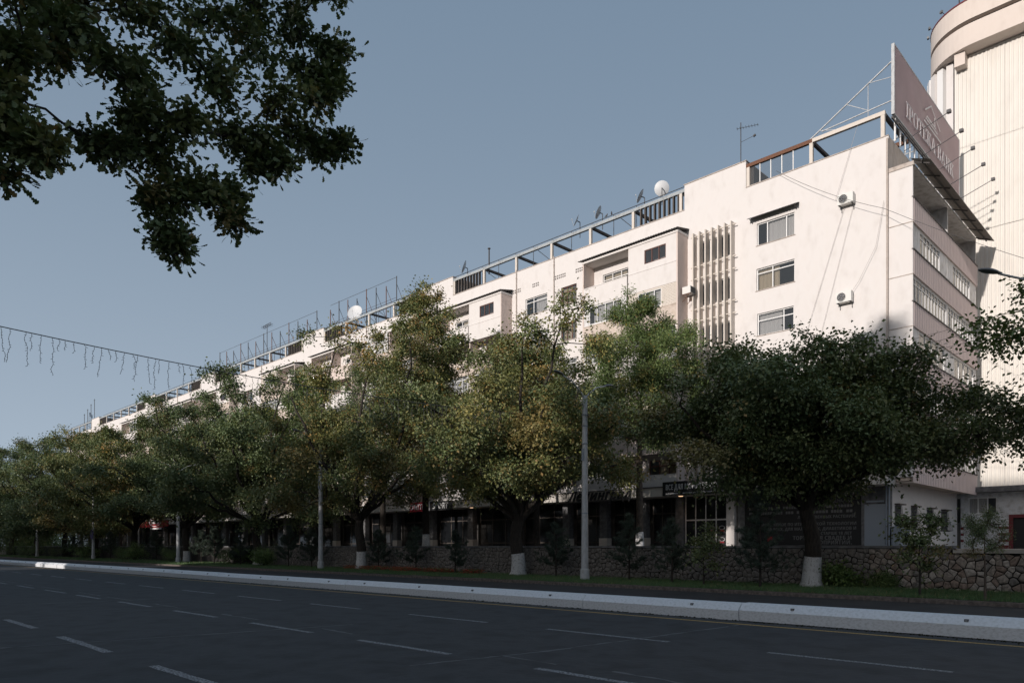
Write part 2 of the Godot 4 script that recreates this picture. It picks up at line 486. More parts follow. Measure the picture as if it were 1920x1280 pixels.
# o: H, R, base, tr, seed, pal, leaf, clumps, twigs, per, size, flat, lean, bark, wash, list
func tree(called: String, label: String, category: String, at: Vector3, o: Dictionary, group := "") -> Node3D:
	rng.seed = o.get("seed", 1)
	var root := thing(called, label, category, at, 0.0, group)
	var H: float = o.H
	var R: float = o.R
	var base: float = o.base
	var tr: float = o.tr
	var lean: Vector3 = o.get("lean", Vector3.ZERO)
	var g := Geo.new()
	var spine := Geo.new()
	var fork := base * o.get("fork", 0.72) as float
	var top := base + (H - base) * o.get("leader", 0.5) as float
	var limbs: int = o.get("limbs", 0)
	if limbs:
		fork = o.fork_y
		top = fork * 1.12
	var nodes := PackedVector3Array()
	var rads := PackedFloat32Array()
	var p := PackedVector3Array()
	var rr := PackedFloat32Array()
	for k in 11:
		var t := k / 10.0
		var y := top * t
		var off := lean * (y / H) + Vector3(sin(t * 5.0 + tr * 40), 0, cos(t * 4.0 + tr * 31)) * tr * 0.55 * t
		p.append(Vector3(off.x, y, off.z))
		var flare := 1.0 + 0.55 * exp(-y / 0.28)
		rr.append(tr * flare * lerpf(1.0, 0.8 if limbs else 0.22, t * t))
		if y > fork:
			nodes.append(p[k])
			rads.append(rr[k])
	p.insert(1, p[0].lerp(p[1], minf(0.25, 0.3 / (top * 0.1))))
	rr.insert(1, tr * 1.12)
	rr[0] = tr * 1.5
	g.tube(p, rr, 10)
	if o.get("wash", 0.0) > 0.0:
		var wh: float = o.wash
		var q := PackedVector3Array()
		var qr := PackedFloat32Array()
		for k in 6:
			var y := wh * k / 5.0
			var i := 0
			while i < p.size() - 2 and p[i + 1].y < y:
				i += 1
			var t := clampf((y - p[i].y) / maxf(0.001, p[i + 1].y - p[i].y), 0, 1)
			q.append(p[i].lerp(p[i + 1], t))
			qr.append(lerpf(rr[i], rr[i + 1], t) + 0.012)
		spine.tube(q, qr, 10, true)
		put("whitewash_band", spine, mats.whitewash, root)
	var clumps := []
	if o.has("list"):
		clumps = o.list
	elif limbs:
		var start := p[p.size() - 1] - Vector3(0, 0.15, 0)
		var spin := rng.randf() * TAU
		var share: Array = o.get("share", [0.36, 0.36, 0.28])
		var per_limb := int(o.clumps) / limbs
		for k in limbs:
			var a := spin + k * 2.39996 + rng.randfn() * 0.25
			var q := (k + 0.5) / limbs
			var tier := 0 if q < share[0] else (1 if q < share[0] + share[1] else 2)
			var reach: float = R * [rng.randf_range(0.72, 0.95), rng.randf_range(0.5, 0.78), rng.randf_range(0.15, 0.42)][tier]
			var high: float = base + (H - base) * [rng.randf_range(0.08, 0.34), rng.randf_range(0.45, 0.72), rng.randf_range(0.78, 0.97)][tier]
			var tip := Vector3(start.x + cos(a) * reach + lean.x * high / H, high, start.z + sin(a) * reach + lean.z * high / H)
			if o.has("reaches"):
				tip = o.reaches[k] + Vector3(start.x, 0, start.z)
				tier = 0 if tip.y < base + 2.0 else 1
			var way := bough(g, start, tip, tr * rng.randf_range(0.42, 0.62), 0.045, 9, 7, [0.10, 0.04, -0.02][tier])
			for j in range(2, way.size()):
				nodes.append(way[j])
				rads.append(lerpf(tr * 0.5, 0.045, j / 9.0))
			for j in per_limb:
				var t := rng.randf_range(0.34, 1.04)
				var w := clampf(t, 0.0, 0.999) * 9.0
				var at_limb := way[int(w)].lerp(way[int(w) + 1], fmod(w, 1.0))
				var c := at_limb + Vector3(rng.randfn() * R * 0.17, rng.randfn() * (H - base) * 0.075 + 0.25, rng.randfn() * R * 0.17)
				if tier == 0 and j % 3 == 0 and not o.has("reaches"):
					c.y -= rng.randf_range(0.3, 1.1)
				c.y = maxf(c.y, base - 0.6)
				clumps.append([c, R * rng.randf_range(0.12, 0.215)])
			for j in 3 if tier == 2 else 1:
				clumps.append([tip + Vector3(rng.randfn() * 0.1 * R, rng.randf_range(0.2, 1.0), rng.randfn() * 0.1 * R), R * rng.randf_range(0.055, 0.1), 1.5])
	else:
		var C := Vector3(lean.x * 0.7, (base + H) / 2, lean.z * 0.7)
		var half := (H - base) / 2
		var n: int = o.get("clumps", 36)
		var ph := rng.randf() * TAU
		for k in n:
			var yy := 1.0 - 2.0 * (k + 0.5) / n
			var a := k * 2.39996 + rng.randf() * 0.9
			var ring := sqrt(maxf(0.0, 1.0 - yy * yy))
			if yy < 0.0:
				ring = maxf(ring, 0.72 + 0.2 * rng.randf())
			var rc := R * rng.randf_range(0.16, 0.31)
			var uneven := 1.0 + 0.16 * sin(a * 2.0 + ph) + 0.1 * sin(a * 5.0 + ph * 2.0)
			var frac := rng.randf_range(0.55, 1.0) * uneven
			var taper := lerpf(1.0, o.get("taper", 1.0), (yy + 1) / 2) as float
			var c := C + Vector3(cos(a) * ring * (R - rc * 0.9) * taper * frac, yy * (half - rc * 0.55) * (0.9 + 0.14 * rng.randf()), sin(a) * ring * (R - rc * 0.9) * taper * frac)
			clumps.append([c, rc * sqrt(taper)])
		for k in n / 3:
			clumps.append([C + ball() * Vector3(R, half, R) * 0.55, R * rng.randf_range(0.2, 0.32)])
		# shoots that stand out of the outline
		for k in n / 3:
			var a := rng.randf() * TAU
			var e := rng.randf_range(0.15, 1.35)
			var taper := lerpf(1.0, o.get("taper", 1.0), sin(minf(e, 1.5))) as float
			clumps.append([C + Vector3(cos(a) * cos(e) * R * taper, sin(e) * half, sin(a) * cos(e) * R * taper) * rng.randf_range(0.93, 1.06), R * rng.randf_range(0.06, 0.1), 1.7])
	clumps.sort_custom(func(x, y): return x[0].distance_squared_to(nodes[0]) < y[0].distance_squared_to(nodes[0]))
	var where := []
	var tints := []
	var flat: float = o.get("flat", 0.62)
	var size: float = o.get("size", 1.0)
	var trunk_nodes := nodes.size()
	for k in clumps.size():
		var c: Vector3 = clumps[k][0]
		var rc: float = clumps[k][1]
		var best := 0
		var low := 1e9
		for j in nodes.size():
			var q := nodes[j]
			var d := q.distance_to(c) + maxf(0.0, q.y - c.y) * 0.8 + (0.0 if j >= trunk_nodes else 0.4)
			if d < low:
				low = d
				best = j
		var r0 := minf(rads[best] * 0.75, 0.03 + 0.018 * low * (2.2 if best < trunk_nodes else 1.2) + (tr * 0.25 if best < trunk_nodes else 0.0))
		var way := bough(g, nodes[best], c, r0, 0.018, 6, 6, 0.08)
		for j in range(1, way.size()):
			nodes.append(way[j])
			rads.append(lerpf(r0, 0.018, float(j) / 6))
		var nt: int = o.get("twigs", 9)
		if clumps[k].size() > 2:
			nt = 4
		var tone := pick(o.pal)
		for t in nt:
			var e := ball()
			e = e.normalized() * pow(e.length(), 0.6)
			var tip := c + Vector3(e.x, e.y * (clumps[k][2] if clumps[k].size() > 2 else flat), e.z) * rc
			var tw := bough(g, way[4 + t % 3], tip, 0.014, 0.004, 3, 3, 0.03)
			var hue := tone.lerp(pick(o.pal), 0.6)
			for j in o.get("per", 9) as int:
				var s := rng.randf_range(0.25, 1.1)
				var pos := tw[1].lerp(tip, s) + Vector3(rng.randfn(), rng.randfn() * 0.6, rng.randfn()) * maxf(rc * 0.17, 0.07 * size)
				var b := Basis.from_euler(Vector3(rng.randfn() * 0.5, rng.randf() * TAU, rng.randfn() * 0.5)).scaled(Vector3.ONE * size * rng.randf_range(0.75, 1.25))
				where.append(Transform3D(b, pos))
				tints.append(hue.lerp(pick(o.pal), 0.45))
	put("trunk", g, mats[o.get("bark", "bark")], root)
	var kind: String = o.get("leaf", "oak_far")
	scatter("crown", kind, mats["pinnate_leaf" if kind == "pinnate" else "oak_leaf"], where, tints, root)
	return root


func pine(label: String, at: Vector3, h: float, r: float, sd: int) -> void:
	rng.seed = sd
	var root := thing("young_pine", label, "pine tree", at, 0.0, "young pines along the stone wall")
	var g := Geo.new()
	g.tube(PackedVector3Array([Vector3.ZERO, Vector3(0.02, h * 0.5, 0.01), Vector3(0, h, 0)]), PackedFloat32Array([0.05, 0.03, 0.008]), 6)
	var where := []
	var tints := []
	var y := h * 0.2
	while y < h:
		var reach := r * (1.0 - pow(y / h, 1.4)) + 0.12
		for k in 5:
			var a := rng.randf() * TAU
			var b := Vector3(cos(a), rng.randf_range(0.2, 0.75), sin(a)) * reach * rng.randf_range(0.45, 1.25)
			var w := bough(g, Vector3(0, y, 0), Vector3(0, y, 0) + b, 0.014, 0.004, 4, 3, -0.08)
			for j in int(7 + 8 * reach):
				var t := rng.randf_range(0.3, 1.0)
				var pos := w[int(t * 3.99)].lerp(w[mini(int(t * 3.99) + 1, 4)], fmod(t * 3.99, 1.0)) + ball() * 0.09
				where.append(Transform3D(Basis.from_euler(Vector3(rng.randfn() * 0.7, rng.randf() * TAU, rng.randfn() * 0.7)).scaled(Vector3.ONE * rng.randf_range(0.8, 1.4)), pos))
				tints.append(pick("pine"))
		y += rng.randf_range(0.2, 0.34)
	put("trunk", g, mats.bark, root)
	scatter("crown", "needles", mats.needle, where, tints, root)


func shrub(label: String, at: Vector3, h: float, r: float, sd: int, pal := "shrub") -> void:
	rng.seed = sd
	var root := thing("shrub", label, "shrub", at, 0.0, "shrubs at the foot of the stone wall")
	var g := Geo.new()
	var where := []
	var tints := []
	for k in (16 if r < 3.0 else 70):
		var e := ball()
		var tip := Vector3(e.x * r, h * (0.25 + 0.7 * absf(e.y)), e.z * r)
		var w := bough(g, Vector3(e.x * 0.12, 0, e.z * 0.12), tip, 0.014, 0.004, 4, 3, 0.1)
		for j in 16:
			var pos := w[2].lerp(tip, rng.randf_range(0.1, 1.1)) + ball() * r * 0.25
			pos.y = maxf(pos.y, 0.08)
			where.append(Transform3D(Basis.from_euler(Vector3(rng.randfn() * 0.5, rng.randf() * TAU, rng.randfn() * 0.5)).scaled(Vector3.ONE * rng.randf_range(0.5, 0.9) * (1.0 if r < 3.0 else 2.6)), pos))
			tints.append(pick(pal))
	put("stem", g, mats.bark, root)
	scatter("foliage", "pinnate" if sd % 2 else "oak_far", mats.oak_leaf, where, tints, root)


# ---------------------------------------------------------------- windows
# at: middle of the sill line on the outer face; cols: where the mullions stand (0..1); transom: height of the cross bar (0..1, 0 for none)
func window(parent: Node, at: Vector3, turn: float, w: float, h: float, cols: Array, transom: float, frame: String, curtain: String, flat: bool, whole := false) -> void:
	var key := "win %.2f %.2f %s %.2f" % [w, h, str(cols), transom]
	var b := 0.055
	var xs := [-w / 2]
	for c in cols:
		xs.append(-w / 2 + w * c)
	xs.append(w / 2)
	if not shapes.has(key):
		var g := Geo.new()
		g.box(-w / 2, 0, -0.07, w / 2, b, 0.0)
		g.box(-w / 2, h - b, -0.07, w / 2, h, 0.0)
		for k in xs.size():
			var x0: float = xs[k] - (0.0 if k == 0 else (b if k == xs.size() - 1 else b / 2))
			g.box(x0, b, -0.068, x0 + b, h - b, -0.002)
		if transom > 0.0:
			for k in xs.size() - 1:
				g.box(xs[k] + (b if k == 0 else b / 2), h * transom - b / 2, -0.066, xs[k + 1] - (b if k == xs.size() - 2 else b / 2), h * transom + b / 2, -0.004)
		shapes[key] = g.mesh()
		var all := Geo.new()
		for k in xs.size() - 1:
			var one := Geo.new()
			for q in [one, all]:
				q.quad(Vector3(xs[k] + b / 2, b / 2, -0.035), Vector3(xs[k + 1] - b / 2, b / 2, -0.035), Vector3(xs[k + 1] - b / 2, h - b / 2, -0.035), Vector3(xs[k] + b / 2, h - b / 2, -0.035))
			shapes[key + " pane%d" % k] = one.mesh()
		shapes[key + " panes"] = all.mesh()
	var f := put("window", shapes[key], mats[frame], parent, at, turn)
	var holder: Node = parent if flat else f
	var p := at if flat else Vector3.ZERO
	var t := turn if flat else 0.0
	if whole:
		put("pane", shapes[key + " panes"], mats.glass, holder, p, t)
	else:
		for k in xs.size() - 1:
			put("pane", shapes[key + " pane%d" % k], mats.glass, holder, p, t)
	if curtain:
		var share := 0.45 + 0.5 * rng.randf()
		var left := rng.randf() < 0.5
		var g := Geo.new()
		var x0 := -w / 2 + 0.02 if left else w / 2 - 0.02 - (w - 0.04) * share
		var n := int(10 * w)
		for k in n:
			var a := x0 + (w - 0.04) * share * k / n
			var c := x0 + (w - 0.04) * share * (k + 1) / n
			var za := -0.2 + 0.035 * (k % 2) + 0.01 * sin(k * 1.7)
			var zc := -0.2 + 0.035 * ((k + 1) % 2) + 0.01 * sin((k + 1) * 1.7)
			g.quad(Vector3(a, 0.03, za), Vector3(c, 0.03, zc), Vector3(c, h - 0.02, zc), Vector3(a, h - 0.02, za))
		put("curtain", g, mats[curtain], holder, p, t)


const STAIRS := [-23.9, -52.0, -73.9, -102.4, -124.5, -153.0]
const FLOORS := [5.4, 8.2, 11.0, 13.8, 16.6, 19.4]
const ZF := -43.0
const X_END := -13.4
const X_FAR := -172.0


func ribbed(g: Geo, x0: float, x1: float, y0: float, y1: float, z: float, pitch: float, deep: float) -> void:
	var n := int(round((x1 - x0) / pitch))
	for k in n:
		var a := x0 + (x1 - x0) * k / n
		var w := (x1 - x0) / n
		var xs := [a, a + w * 0.42, a + w * 0.5, a + w * 0.92, a + w]
		var zs := [z, z, z + deep, z + deep, z]
		for j in 4:
			g.quad(Vector3(xs[j], y0, zs[j]), Vector3(xs[j + 1], y0, zs[j + 1]), Vector3(xs[j + 1], y1, zs[j + 1]), Vector3(xs[j], y1, zs[j]))


# a wavy roofing sheet: from the wall line (y0, z0) down to the edge (y1, z1)
func wavy_sheet(x0: float, x1: float, y0: float, z0: float, y1: float, z1: float, pitch := 0.2, high := 0.035) -> Geo:
	var g := Geo.new()
	var n := int((x1 - x0) / pitch * 2)
	for k in n:
		var a := x0 + (x1 - x0) * k / n
		var b := x0 + (x1 - x0) * (k + 1) / n
		var ha := high * (k % 2)
		var hb := high * ((k + 1) % 2)
		for t in [0.0, -0.02]:
			g.quad(Vector3(a, y1 + ha + t, z1), Vector3(b, y1 + hb + t, z1), Vector3(b, y0 + hb + t, z0), Vector3(a, y0 + ha + t, z0))
		g.quad(Vector3(a, y1 + ha - 0.02, z1), Vector3(b, y1 + hb - 0.02, z1), Vector3(b, y1 + hb, z1), Vector3(a, y1 + ha, z1))
	return g


func apartment_block() -> void:
	var B := thing("apartment_building", "long cream apartment block with glazed balconies and shops along its foot", "building")
	rng.seed = 101
	var holes := []
	var boxes := []   # [x0, x1, stair index]
	for k in STAIRS.size():
		var s: float = STAIRS[k]
		boxes.append([s - 10.0, s - 2.0, k, 0])
		if k > 0:
			boxes.append([s + 1.6, s + 9.6, k, 1])
	var wins := []   # [x0, x1, floor, cols, transom, frame, curtain]
	for f in FLOORS:
		wins.append([-21.02, -18.65, f, [0.25, 0.76], 0.0, "frame_white", ["curtain", "curtain", ""][int(f) % 3]])
	wins[5][3] = [0.27, 0.78]
	wins[4] = [-21.05, -18.65, 16.6, [0.42], 0.78, "frame_white", "curtain_tan"]
	wins[3] = [-21.0, -18.7, 13.8, [0.72], 0.68, "frame_white", "curtain"]
	for k in range(0, STAIRS.size() - 1):
		var a: float = STAIRS[k] - 10.0
		var b: float = STAIRS[k + 1] + 9.6
		if a - b > 5.0:
			for f in FLOORS:
				var br := rng.randf() < 0.5
				wins.append([a - 3.15, a - 1.6, f, [0.34, 0.67] if br else [0.35], 0.0 if br else 0.72, "frame_brown" if br else "frame_white", "curtain_tan" if br else "curtain"])
				br = rng.randf() < 0.3
				wins.append([b + 1.55, b + 4.0, f, [0.35], 0.75, "frame_brown" if br else "frame_white", "curtain"])
		else:
			for f in FLOORS:
				wins.append([(a + b) / 2 - 0.6, (a + b) / 2 + 0.6, f, [0.5], 0.0, "frame_white", "curtain"])
	wins[6 + 10] = [-37.05, -35.5, 19.4, [0.34, 0.67], 0.7, "frame_brown", "curtain_tan"]
	wins[6 + 11] = [-40.85, -38.5, 19.4, [0.35], 0.75, "frame_white", "curtain"]
	for w in wins:
		holes.append([w[0], w[2] + 0.9, w[1], w[2] + 2.26])
	for s in STAIRS:
		for f in FLOORS:
			holes.append([s - 1.2, f + 0.85, s + 1.2, f + 2.27])
	# what each balcony is: 0 open, 1 white windows, 2 bricked with a window, 3 boarded with a dark window, 4 metal slats, 5 full glazing
	var styles := {}
	for i in boxes.size():
		for f in FLOORS.size():
			for b in 2:
				styles["%d %d %d" % [i, f, b]] = [0, 1, 1, 2, 3, 5, 5, 0][rng.randi() % 8]
	for q in [["0 5 0", 0], ["0 5 1", 3], ["0 4 0", 1], ["0 4 1", 2], ["0 3 0", 5], ["0 3 1", 5], ["1 5 0", 4], ["1 5 1", 0], ["0 2 0", 5], ["2 5 1", 3], ["4 5 1", 0], ["6 5 0", 0], ["6 5 1", 3]]:
		styles[q[0]] = q[1]
	for i in boxes.size():
		for f in FLOORS.size():
			for b in 2:
				if styles["%d %d %d" % [i, f, b]] in [0, 4]:
					var x0: float = boxes[i][0] + 4.0 * b
					holes.append([x0 + 0.9, FLOORS[f] + 0.7, x0 + 3.2, FLOORS[f] + 2.2])
	var vents := []
	for x in [-34.9, -36.6, -39.4, -41.4]:
		for k in 7 if absf(x + 36.6) < 0.1 or absf(x + 41.4) < 0.1 else 4:
			vents.append([x - 0.19 * k - 0.13, 22.62, x - 0.19 * k, 22.74])
			vents.append([x - 0.19 * k - 0.13, 22.44, x - 0.19 * k, 22.56])
	var g := Geo.new()
	g.wall(X_FAR, 5.0, X_END, 24.15, ZF, holes + vents, 0.16)
	g.wall(X_FAR, 5.0, X_END - 0.16, 24.15, ZF - 0.16, holes, 0.0)
	g.box(X_FAR, 1.5, -57.0, X_END, 24.15, -56.84)
	g.quad(Vector3(X_END, 1.5, ZF - 0.6), Vector3(X_END, 1.5, -56.84), Vector3(X_END, 5.4, -56.84), Vector3(X_END, 5.4, ZF - 0.6))
	put("wall", g, mats.plaster, B)
	g = Geo.new()
	g.wall(-56.84, 5.4, ZF - 0.002, 24.15, 0.0, [], 0.0)
	put("wall", g, mats.plaster_beige, B, Vector3(X_END, 0, 0), PI / 2).mesh = end_wall()
	g = Geo.new()
	g.box(X_FAR, 23.0, -56.8, X_END - 0.02, 23.3, ZF - 0.18)
	put("roof", g, mats.roof_sheet, B)
	# rooms behind the windows
	g = Geo.new()
	g.box(X_FAR, 1.6, -47.2, X_END - 0.3, 23.0, -47.0)
	for f in FLOORS:
		g.box(X_FAR, f - 0.2, -47.0, X_END - 0.3, f, ZF - 0.18)
	for x in range(-168, -14, 6):
		g.box(x, 5.4, -47.0, x + 0.15, 23.0, ZF - 0.18)
	put("room_wall", g, mats.room, B)
	for w in wins:
		window(B, Vector3((w[0] + w[1]) / 2, w[2] + 0.9, ZF - 0.1), 0.0, w[1] - w[0], 1.36, w[3], w[4], w[5], w[6], false, w[0] < -70.0)
		if w[0] > -60.0:
			g = Geo.new()
			g.box(w[0] - 0.06, w[2] + 0.86, ZF - 0.08, w[1] + 0.06, w[2] + 0.9, ZF + 0.05)
			put("sill", g, mats.coping, B)
	# a sheet hood over the top window of the right column
	put("window_hood", wavy_sheet(-21.45, -18.35, 22.15, ZF, 21.92, ZF + 0.5, 0.18, 0.03), mats.roof_sheet, B)
	g = Geo.new()
	for x in [-21.3, -18.5]:
		g.bar(Vector3(x, 21.75, ZF), Vector3(x, 21.92, ZF + 0.44), 0.03, 0.03)
	put("hood_bracket", g, mats.rail_dark, B)
	for x in [-41.85, -37.75, -63.4, -86.3, -113.2]:
		g = Geo.new()
		g.line(Vector3(x, 5.7, ZF + 0.06), Vector3(x, 24.3, ZF + 0.06), 0.045, 7)
		for y in [8.0, 12.0, 16.0, 20.0, 23.6]:
			g.box(x - 0.07, y, ZF, x + 0.07, y + 0.04, ZF + 0.11)
		put("downpipe", g, mats.coping, B)
	stairs(B)
	for i in boxes.size():
		balcony_stack(B, i, boxes[i], styles)
	end_balconies(B)
	roof_pergola(B)
	shop_floor(B)


func end_wall() -> ArrayMesh:
	var g := Geo.new()
	var holes := [[47.0, 20.0, 48.6, 21.6], [53.0, 20.0, 54.6, 21.6]]
	g.wall(43.0, 5.4, 56.84, 24.15, 0.0, holes, 0.15)
	g.box(43.18, 23.3, -0.2, 56.84, 24.15, -0.005)
	return g.mesh()


func stairs(B: Node) -> void:
	for k in STAIRS.size():
		var s: float = STAIRS[k]
		for f in FLOORS:
			window(B, Vector3(s, f + 0.85, ZF - 0.1), 0.0, 2.4, 1.42, [0.17, 0.34, 0.5, 0.67, 0.84], 0.0, "frame_white", "curtain_tan" if rng.randf() < 0.35 else "", false, true)
		for j in 7:
			var x := s - 1.35 + 0.45 * j
			var g := Geo.new()
			g.box(x - 0.045, 6.1, ZF + 0.02, x + 0.045, 22.2, ZF + 0.47)
			put("fin", g, mats.fin, B)
		var rods := Geo.new()
		for f in FLOORS:
			for y in [f + 2.62, f + 0.62]:
				if y < 22.1 and y > 6.3:
					rods.box(s - 1.6, y - 0.03, ZF + 0.25, s + 1.62, y + 0.03, ZF + 0.31)
		put("fin_rod", rods, mats.fin, B)


func balcony_stack(B: Node, i: int, bx: Array, styles: Dictionary) -> void:
	var x0: float = bx[0]
	var x1: float = bx[1]
	var zf := -41.75
	var far := x0 < -64.0
	var side := Geo.new()
	for x in [x0, x1 - 0.1, (x0 + x1) / 2 - 0.05]:
		var mid := absf(x - (x0 + x1) / 2) < 1.0
		side.box(x, 5.62, ZF + 0.002, x + 0.1, 22.28, zf - (0.16 if mid else 0.0))
	put("balcony_side", side, mats.plaster_pink, B)
	var cap := Geo.new()
	cap.box(x0 - 0.03, 22.28, ZF + 0.002, x1 + 0.03, 22.44, zf + 0.03)
	put("balcony_cornice", cap, mats.plaster, B)
	if i % 2 == 0 or far:
		put("balcony_roof", wavy_sheet(x0 - 0.25, x1 + 0.12, 22.78, ZF + 0.004, 22.47, zf + 0.28), mats.roof_sheet, B)
	for f in FLOORS.size():
		var y: float = FLOORS[f]
		for b in 2:
			var st: int = styles["%d %d %d" % [i, f, b]]
			var a := x0 + 0.1 + b * 3.95
			var c := a + 3.85
			var g := Geo.new()
			g.box(a, y - 0.16, ZF + 0.002, c, y, zf - 0.1)
			g.box(a, y - 0.34, zf - 0.1, c, y + 1.0, zf)
			g.box(a, y + 1.0, zf - 0.12, c, y + 1.05, zf + 0.025)
			var node := put("balcony", g, mats[["plaster", "plaster_beige", "plaster_beige", "plaster_pink", "plaster"][(i * 7 + f * 3) % 5]], B)
			var p := Geo.new()
			var top := y + 2.62 if f < 5 else 22.28
			var h := top - y - 1.05
			match st:
				0:
					window(B, Vector3(x0 + 4.0 * b + 2.05, y + 0.7, ZF - 0.1), 0.0, 2.3, 1.5, [0.36, 0.7], 0.72, "frame_brown" if (i + f) % 2 == 0 else "frame_white", "curtain_tan", false, far)
				4:
					window(B, Vector3(x0 + 4.0 * b + 2.05, y + 0.7, ZF - 0.1), 0.0, 2.3, 1.5, [0.36, 0.7], 0.72, "frame_white", "curtain", false, far)
					ribbed(p, a, c, y + 1.05, top, zf - 0.06, 0.3, 0.05)
					put("slat_screen", p, mats.panel_white, node)
				_:
					var w: float = {1: 2.9, 2: 1.9, 3: 1.7, 5: 3.7}[st]
					var hh: float = {1: 1.3, 2: 1.2, 3: 0.95, 5: h - 0.06}[st]
					var sill: float = y + {1: 1.12, 2: 1.14, 3: 1.45, 5: 1.06}[st]
					var m := (a + c) / 2 + (0.25 if st == 3 else (-0.2 if st == 2 else 0.0))
					p.wall(a, y + 1.05, c, top, zf - 0.03, [[m - w / 2, sill, m + w / 2, sill + hh]], 0.08)
					put("infill_panel", p, mats[{1: "panel_white", 2: "fin", 3: "plaster", 5: "panel_white"}[st]], node)
					var cols: Array = {1: [0.25, 0.5, 0.75], 2: [0.32, 0.7], 3: [0.34, 0.67], 5: [0.2, 0.4, 0.6, 0.8]}[st]
					window(node, Vector3(m, sill, zf - 0.06), 0.0, w, hh, cols, 0.72 if st == 5 else 0.0, "frame_brown" if st == 3 else "frame_white", "" if st == 3 else "curtain", true, far)
					if st == 2 and not far:
						var rows := Geo.new()
						for r in 14:
							var yy := y + 1.09 + r * 0.105
							for sx in [[a + 0.03, m - w / 2 - 0.05], [m + w / 2 + 0.05, c - 0.03]]:
								var x: float = sx[0] - 0.12 * (r % 2)
								while x < sx[1]:
									var u := maxf(x, sx[0])
									var v := minf(x + 0.235, sx[1])
									if v - u > 0.03:
										rows.box(u, yy, zf - 0.028, v, yy + 0.085, zf - 0.012)
									x += 0.25
						put("brickwork", rows, mats.fin, node).set_meta("kind", "stuff")


func end_balconies(B: Node) -> void:
	var xe := -12.2
	var g := Geo.new()
	g.box(X_END + 0.002, 5.4, ZF - 0.16, xe, 22.3, ZF - 0.03)
	put("end_panel", g, mats.plaster, B)
	g = Geo.new()
	for f in FLOORS:
		g.box(X_END + 0.004, f - 0.33, ZF - 0.14, xe + 0.04, f - 0.29, ZF)
	g.box(X_END + 0.004, 22.1, ZF - 0.14, xe + 0.06, 22.32, ZF + 0.02)
	put("end_panel_ledge", g, mats.coping, B)
	g = Geo.new()
	g.line(Vector3(X_END - 0.05, 5.0, ZF + 0.07), Vector3(X_END - 0.05, 24.0, ZF + 0.07), 0.055, 8)
	put("drainpipe", g, mats.coping, B)
	g = Geo.new()
	for z in [-56.84, -50.05]:
		g.box(X_END + 0.002, 5.4, z, xe - 0.05, 22.2, z + 0.14)
	put("balcony_side", g, mats.panel_white, B)
	for k in FLOORS.size():
		var f: float = FLOORS[k]
		g = Geo.new()
		g.box(X_END + 0.002, f - 0.2, -56.7, xe - 0.06, f - 0.02, ZF - 0.16)
		put("balcony_floor", g, mats.plaster_beige, B)
		if k == 5:
			g = Geo.new()
			g.box(X_END + 0.002, 22.12, -56.7, xe - 0.02, 22.3, ZF - 0.16)
			put("balcony_ceiling", g, mats.panel_white, B)
		# local x runs from the street corner (43) to the back (56.9)
		g = Geo.new()
		ribbed(g, 43.05, 56.9, f - 0.3, f + 1.0, 0.0, 0.33, 0.025)
		g.box(43.05, f - 0.32, -0.05, 56.9, f - 0.3, 0.03)
		var node := put("balcony", g, mats.panel_mauve, B, Vector3(xe, 0, 0), PI / 2)
		g = Geo.new()
		g.box(43.03, f + 1.0, -0.06, 56.93, f + 1.06, 0.06)
		put("handrail", g, mats.rail_dark, node)
		if k == 5:
			for z in [47.8, 53.8]:
				window(B, Vector3(X_END - 0.1, 20.0, -z), PI / 2, 1.6, 1.6, [0.5], 0.0, "frame_white", "curtain", false)
			continue
		var bays: Array = {4: [[44.5, 48.3], [51.2, 55.2]], 2: [[44.3, 49.3], [51.5, 56.2]]}.get(k, [[43.2, 49.75], [50.1, 56.7]])
		var hs := []
		for b in bays:
			hs.append([b[0], f + 1.08, b[1], f + 2.42])
		g = Geo.new()
		g.wall(43.05, f + 1.06, 56.88, f + 2.5, -0.06, hs, 0.06)
		put("infill_panel", g, mats.panel_white, node)
		for b in bays:
			var w: float = b[1] - b[0]
			var n := int(round(w / 0.62)) if k != 2 else 4
			var cols := []
			for j in range(1, n):
				cols.append(float(j) / n)
			window(node, Vector3((b[0] + b[1]) / 2, f + 1.08, -0.08), 0.0, w, 1.34, cols, 0.74 if k != 2 else 0.0, "frame_white", "curtain_tan", true)
	# sheet roof over the top balconies, on dark rafters
	var s := wavy_sheet(43.0, 57.6, 22.5, -0.1, 22.12, 0.85, 0.22, 0.035)
	put("balcony_roof", s, mats.concrete, B, Vector3(xe, 0, 0), PI / 2)
	g = Geo.new()
	for j in 8:
		var x := 43.3 + j * 1.95
		g.bar(Vector3(x, 22.4, -0.1), Vector3(x, 22.05, 0.75), 0.05, 0.06)
	g.bar(Vector3(43.0, 22.2, 0.42), Vector3(57.5, 22.2, 0.42), 0.06, 0.06)
	put("roof_rafters", g, mats.rail_dark, B, Vector3(xe, 0, 0), PI / 2)


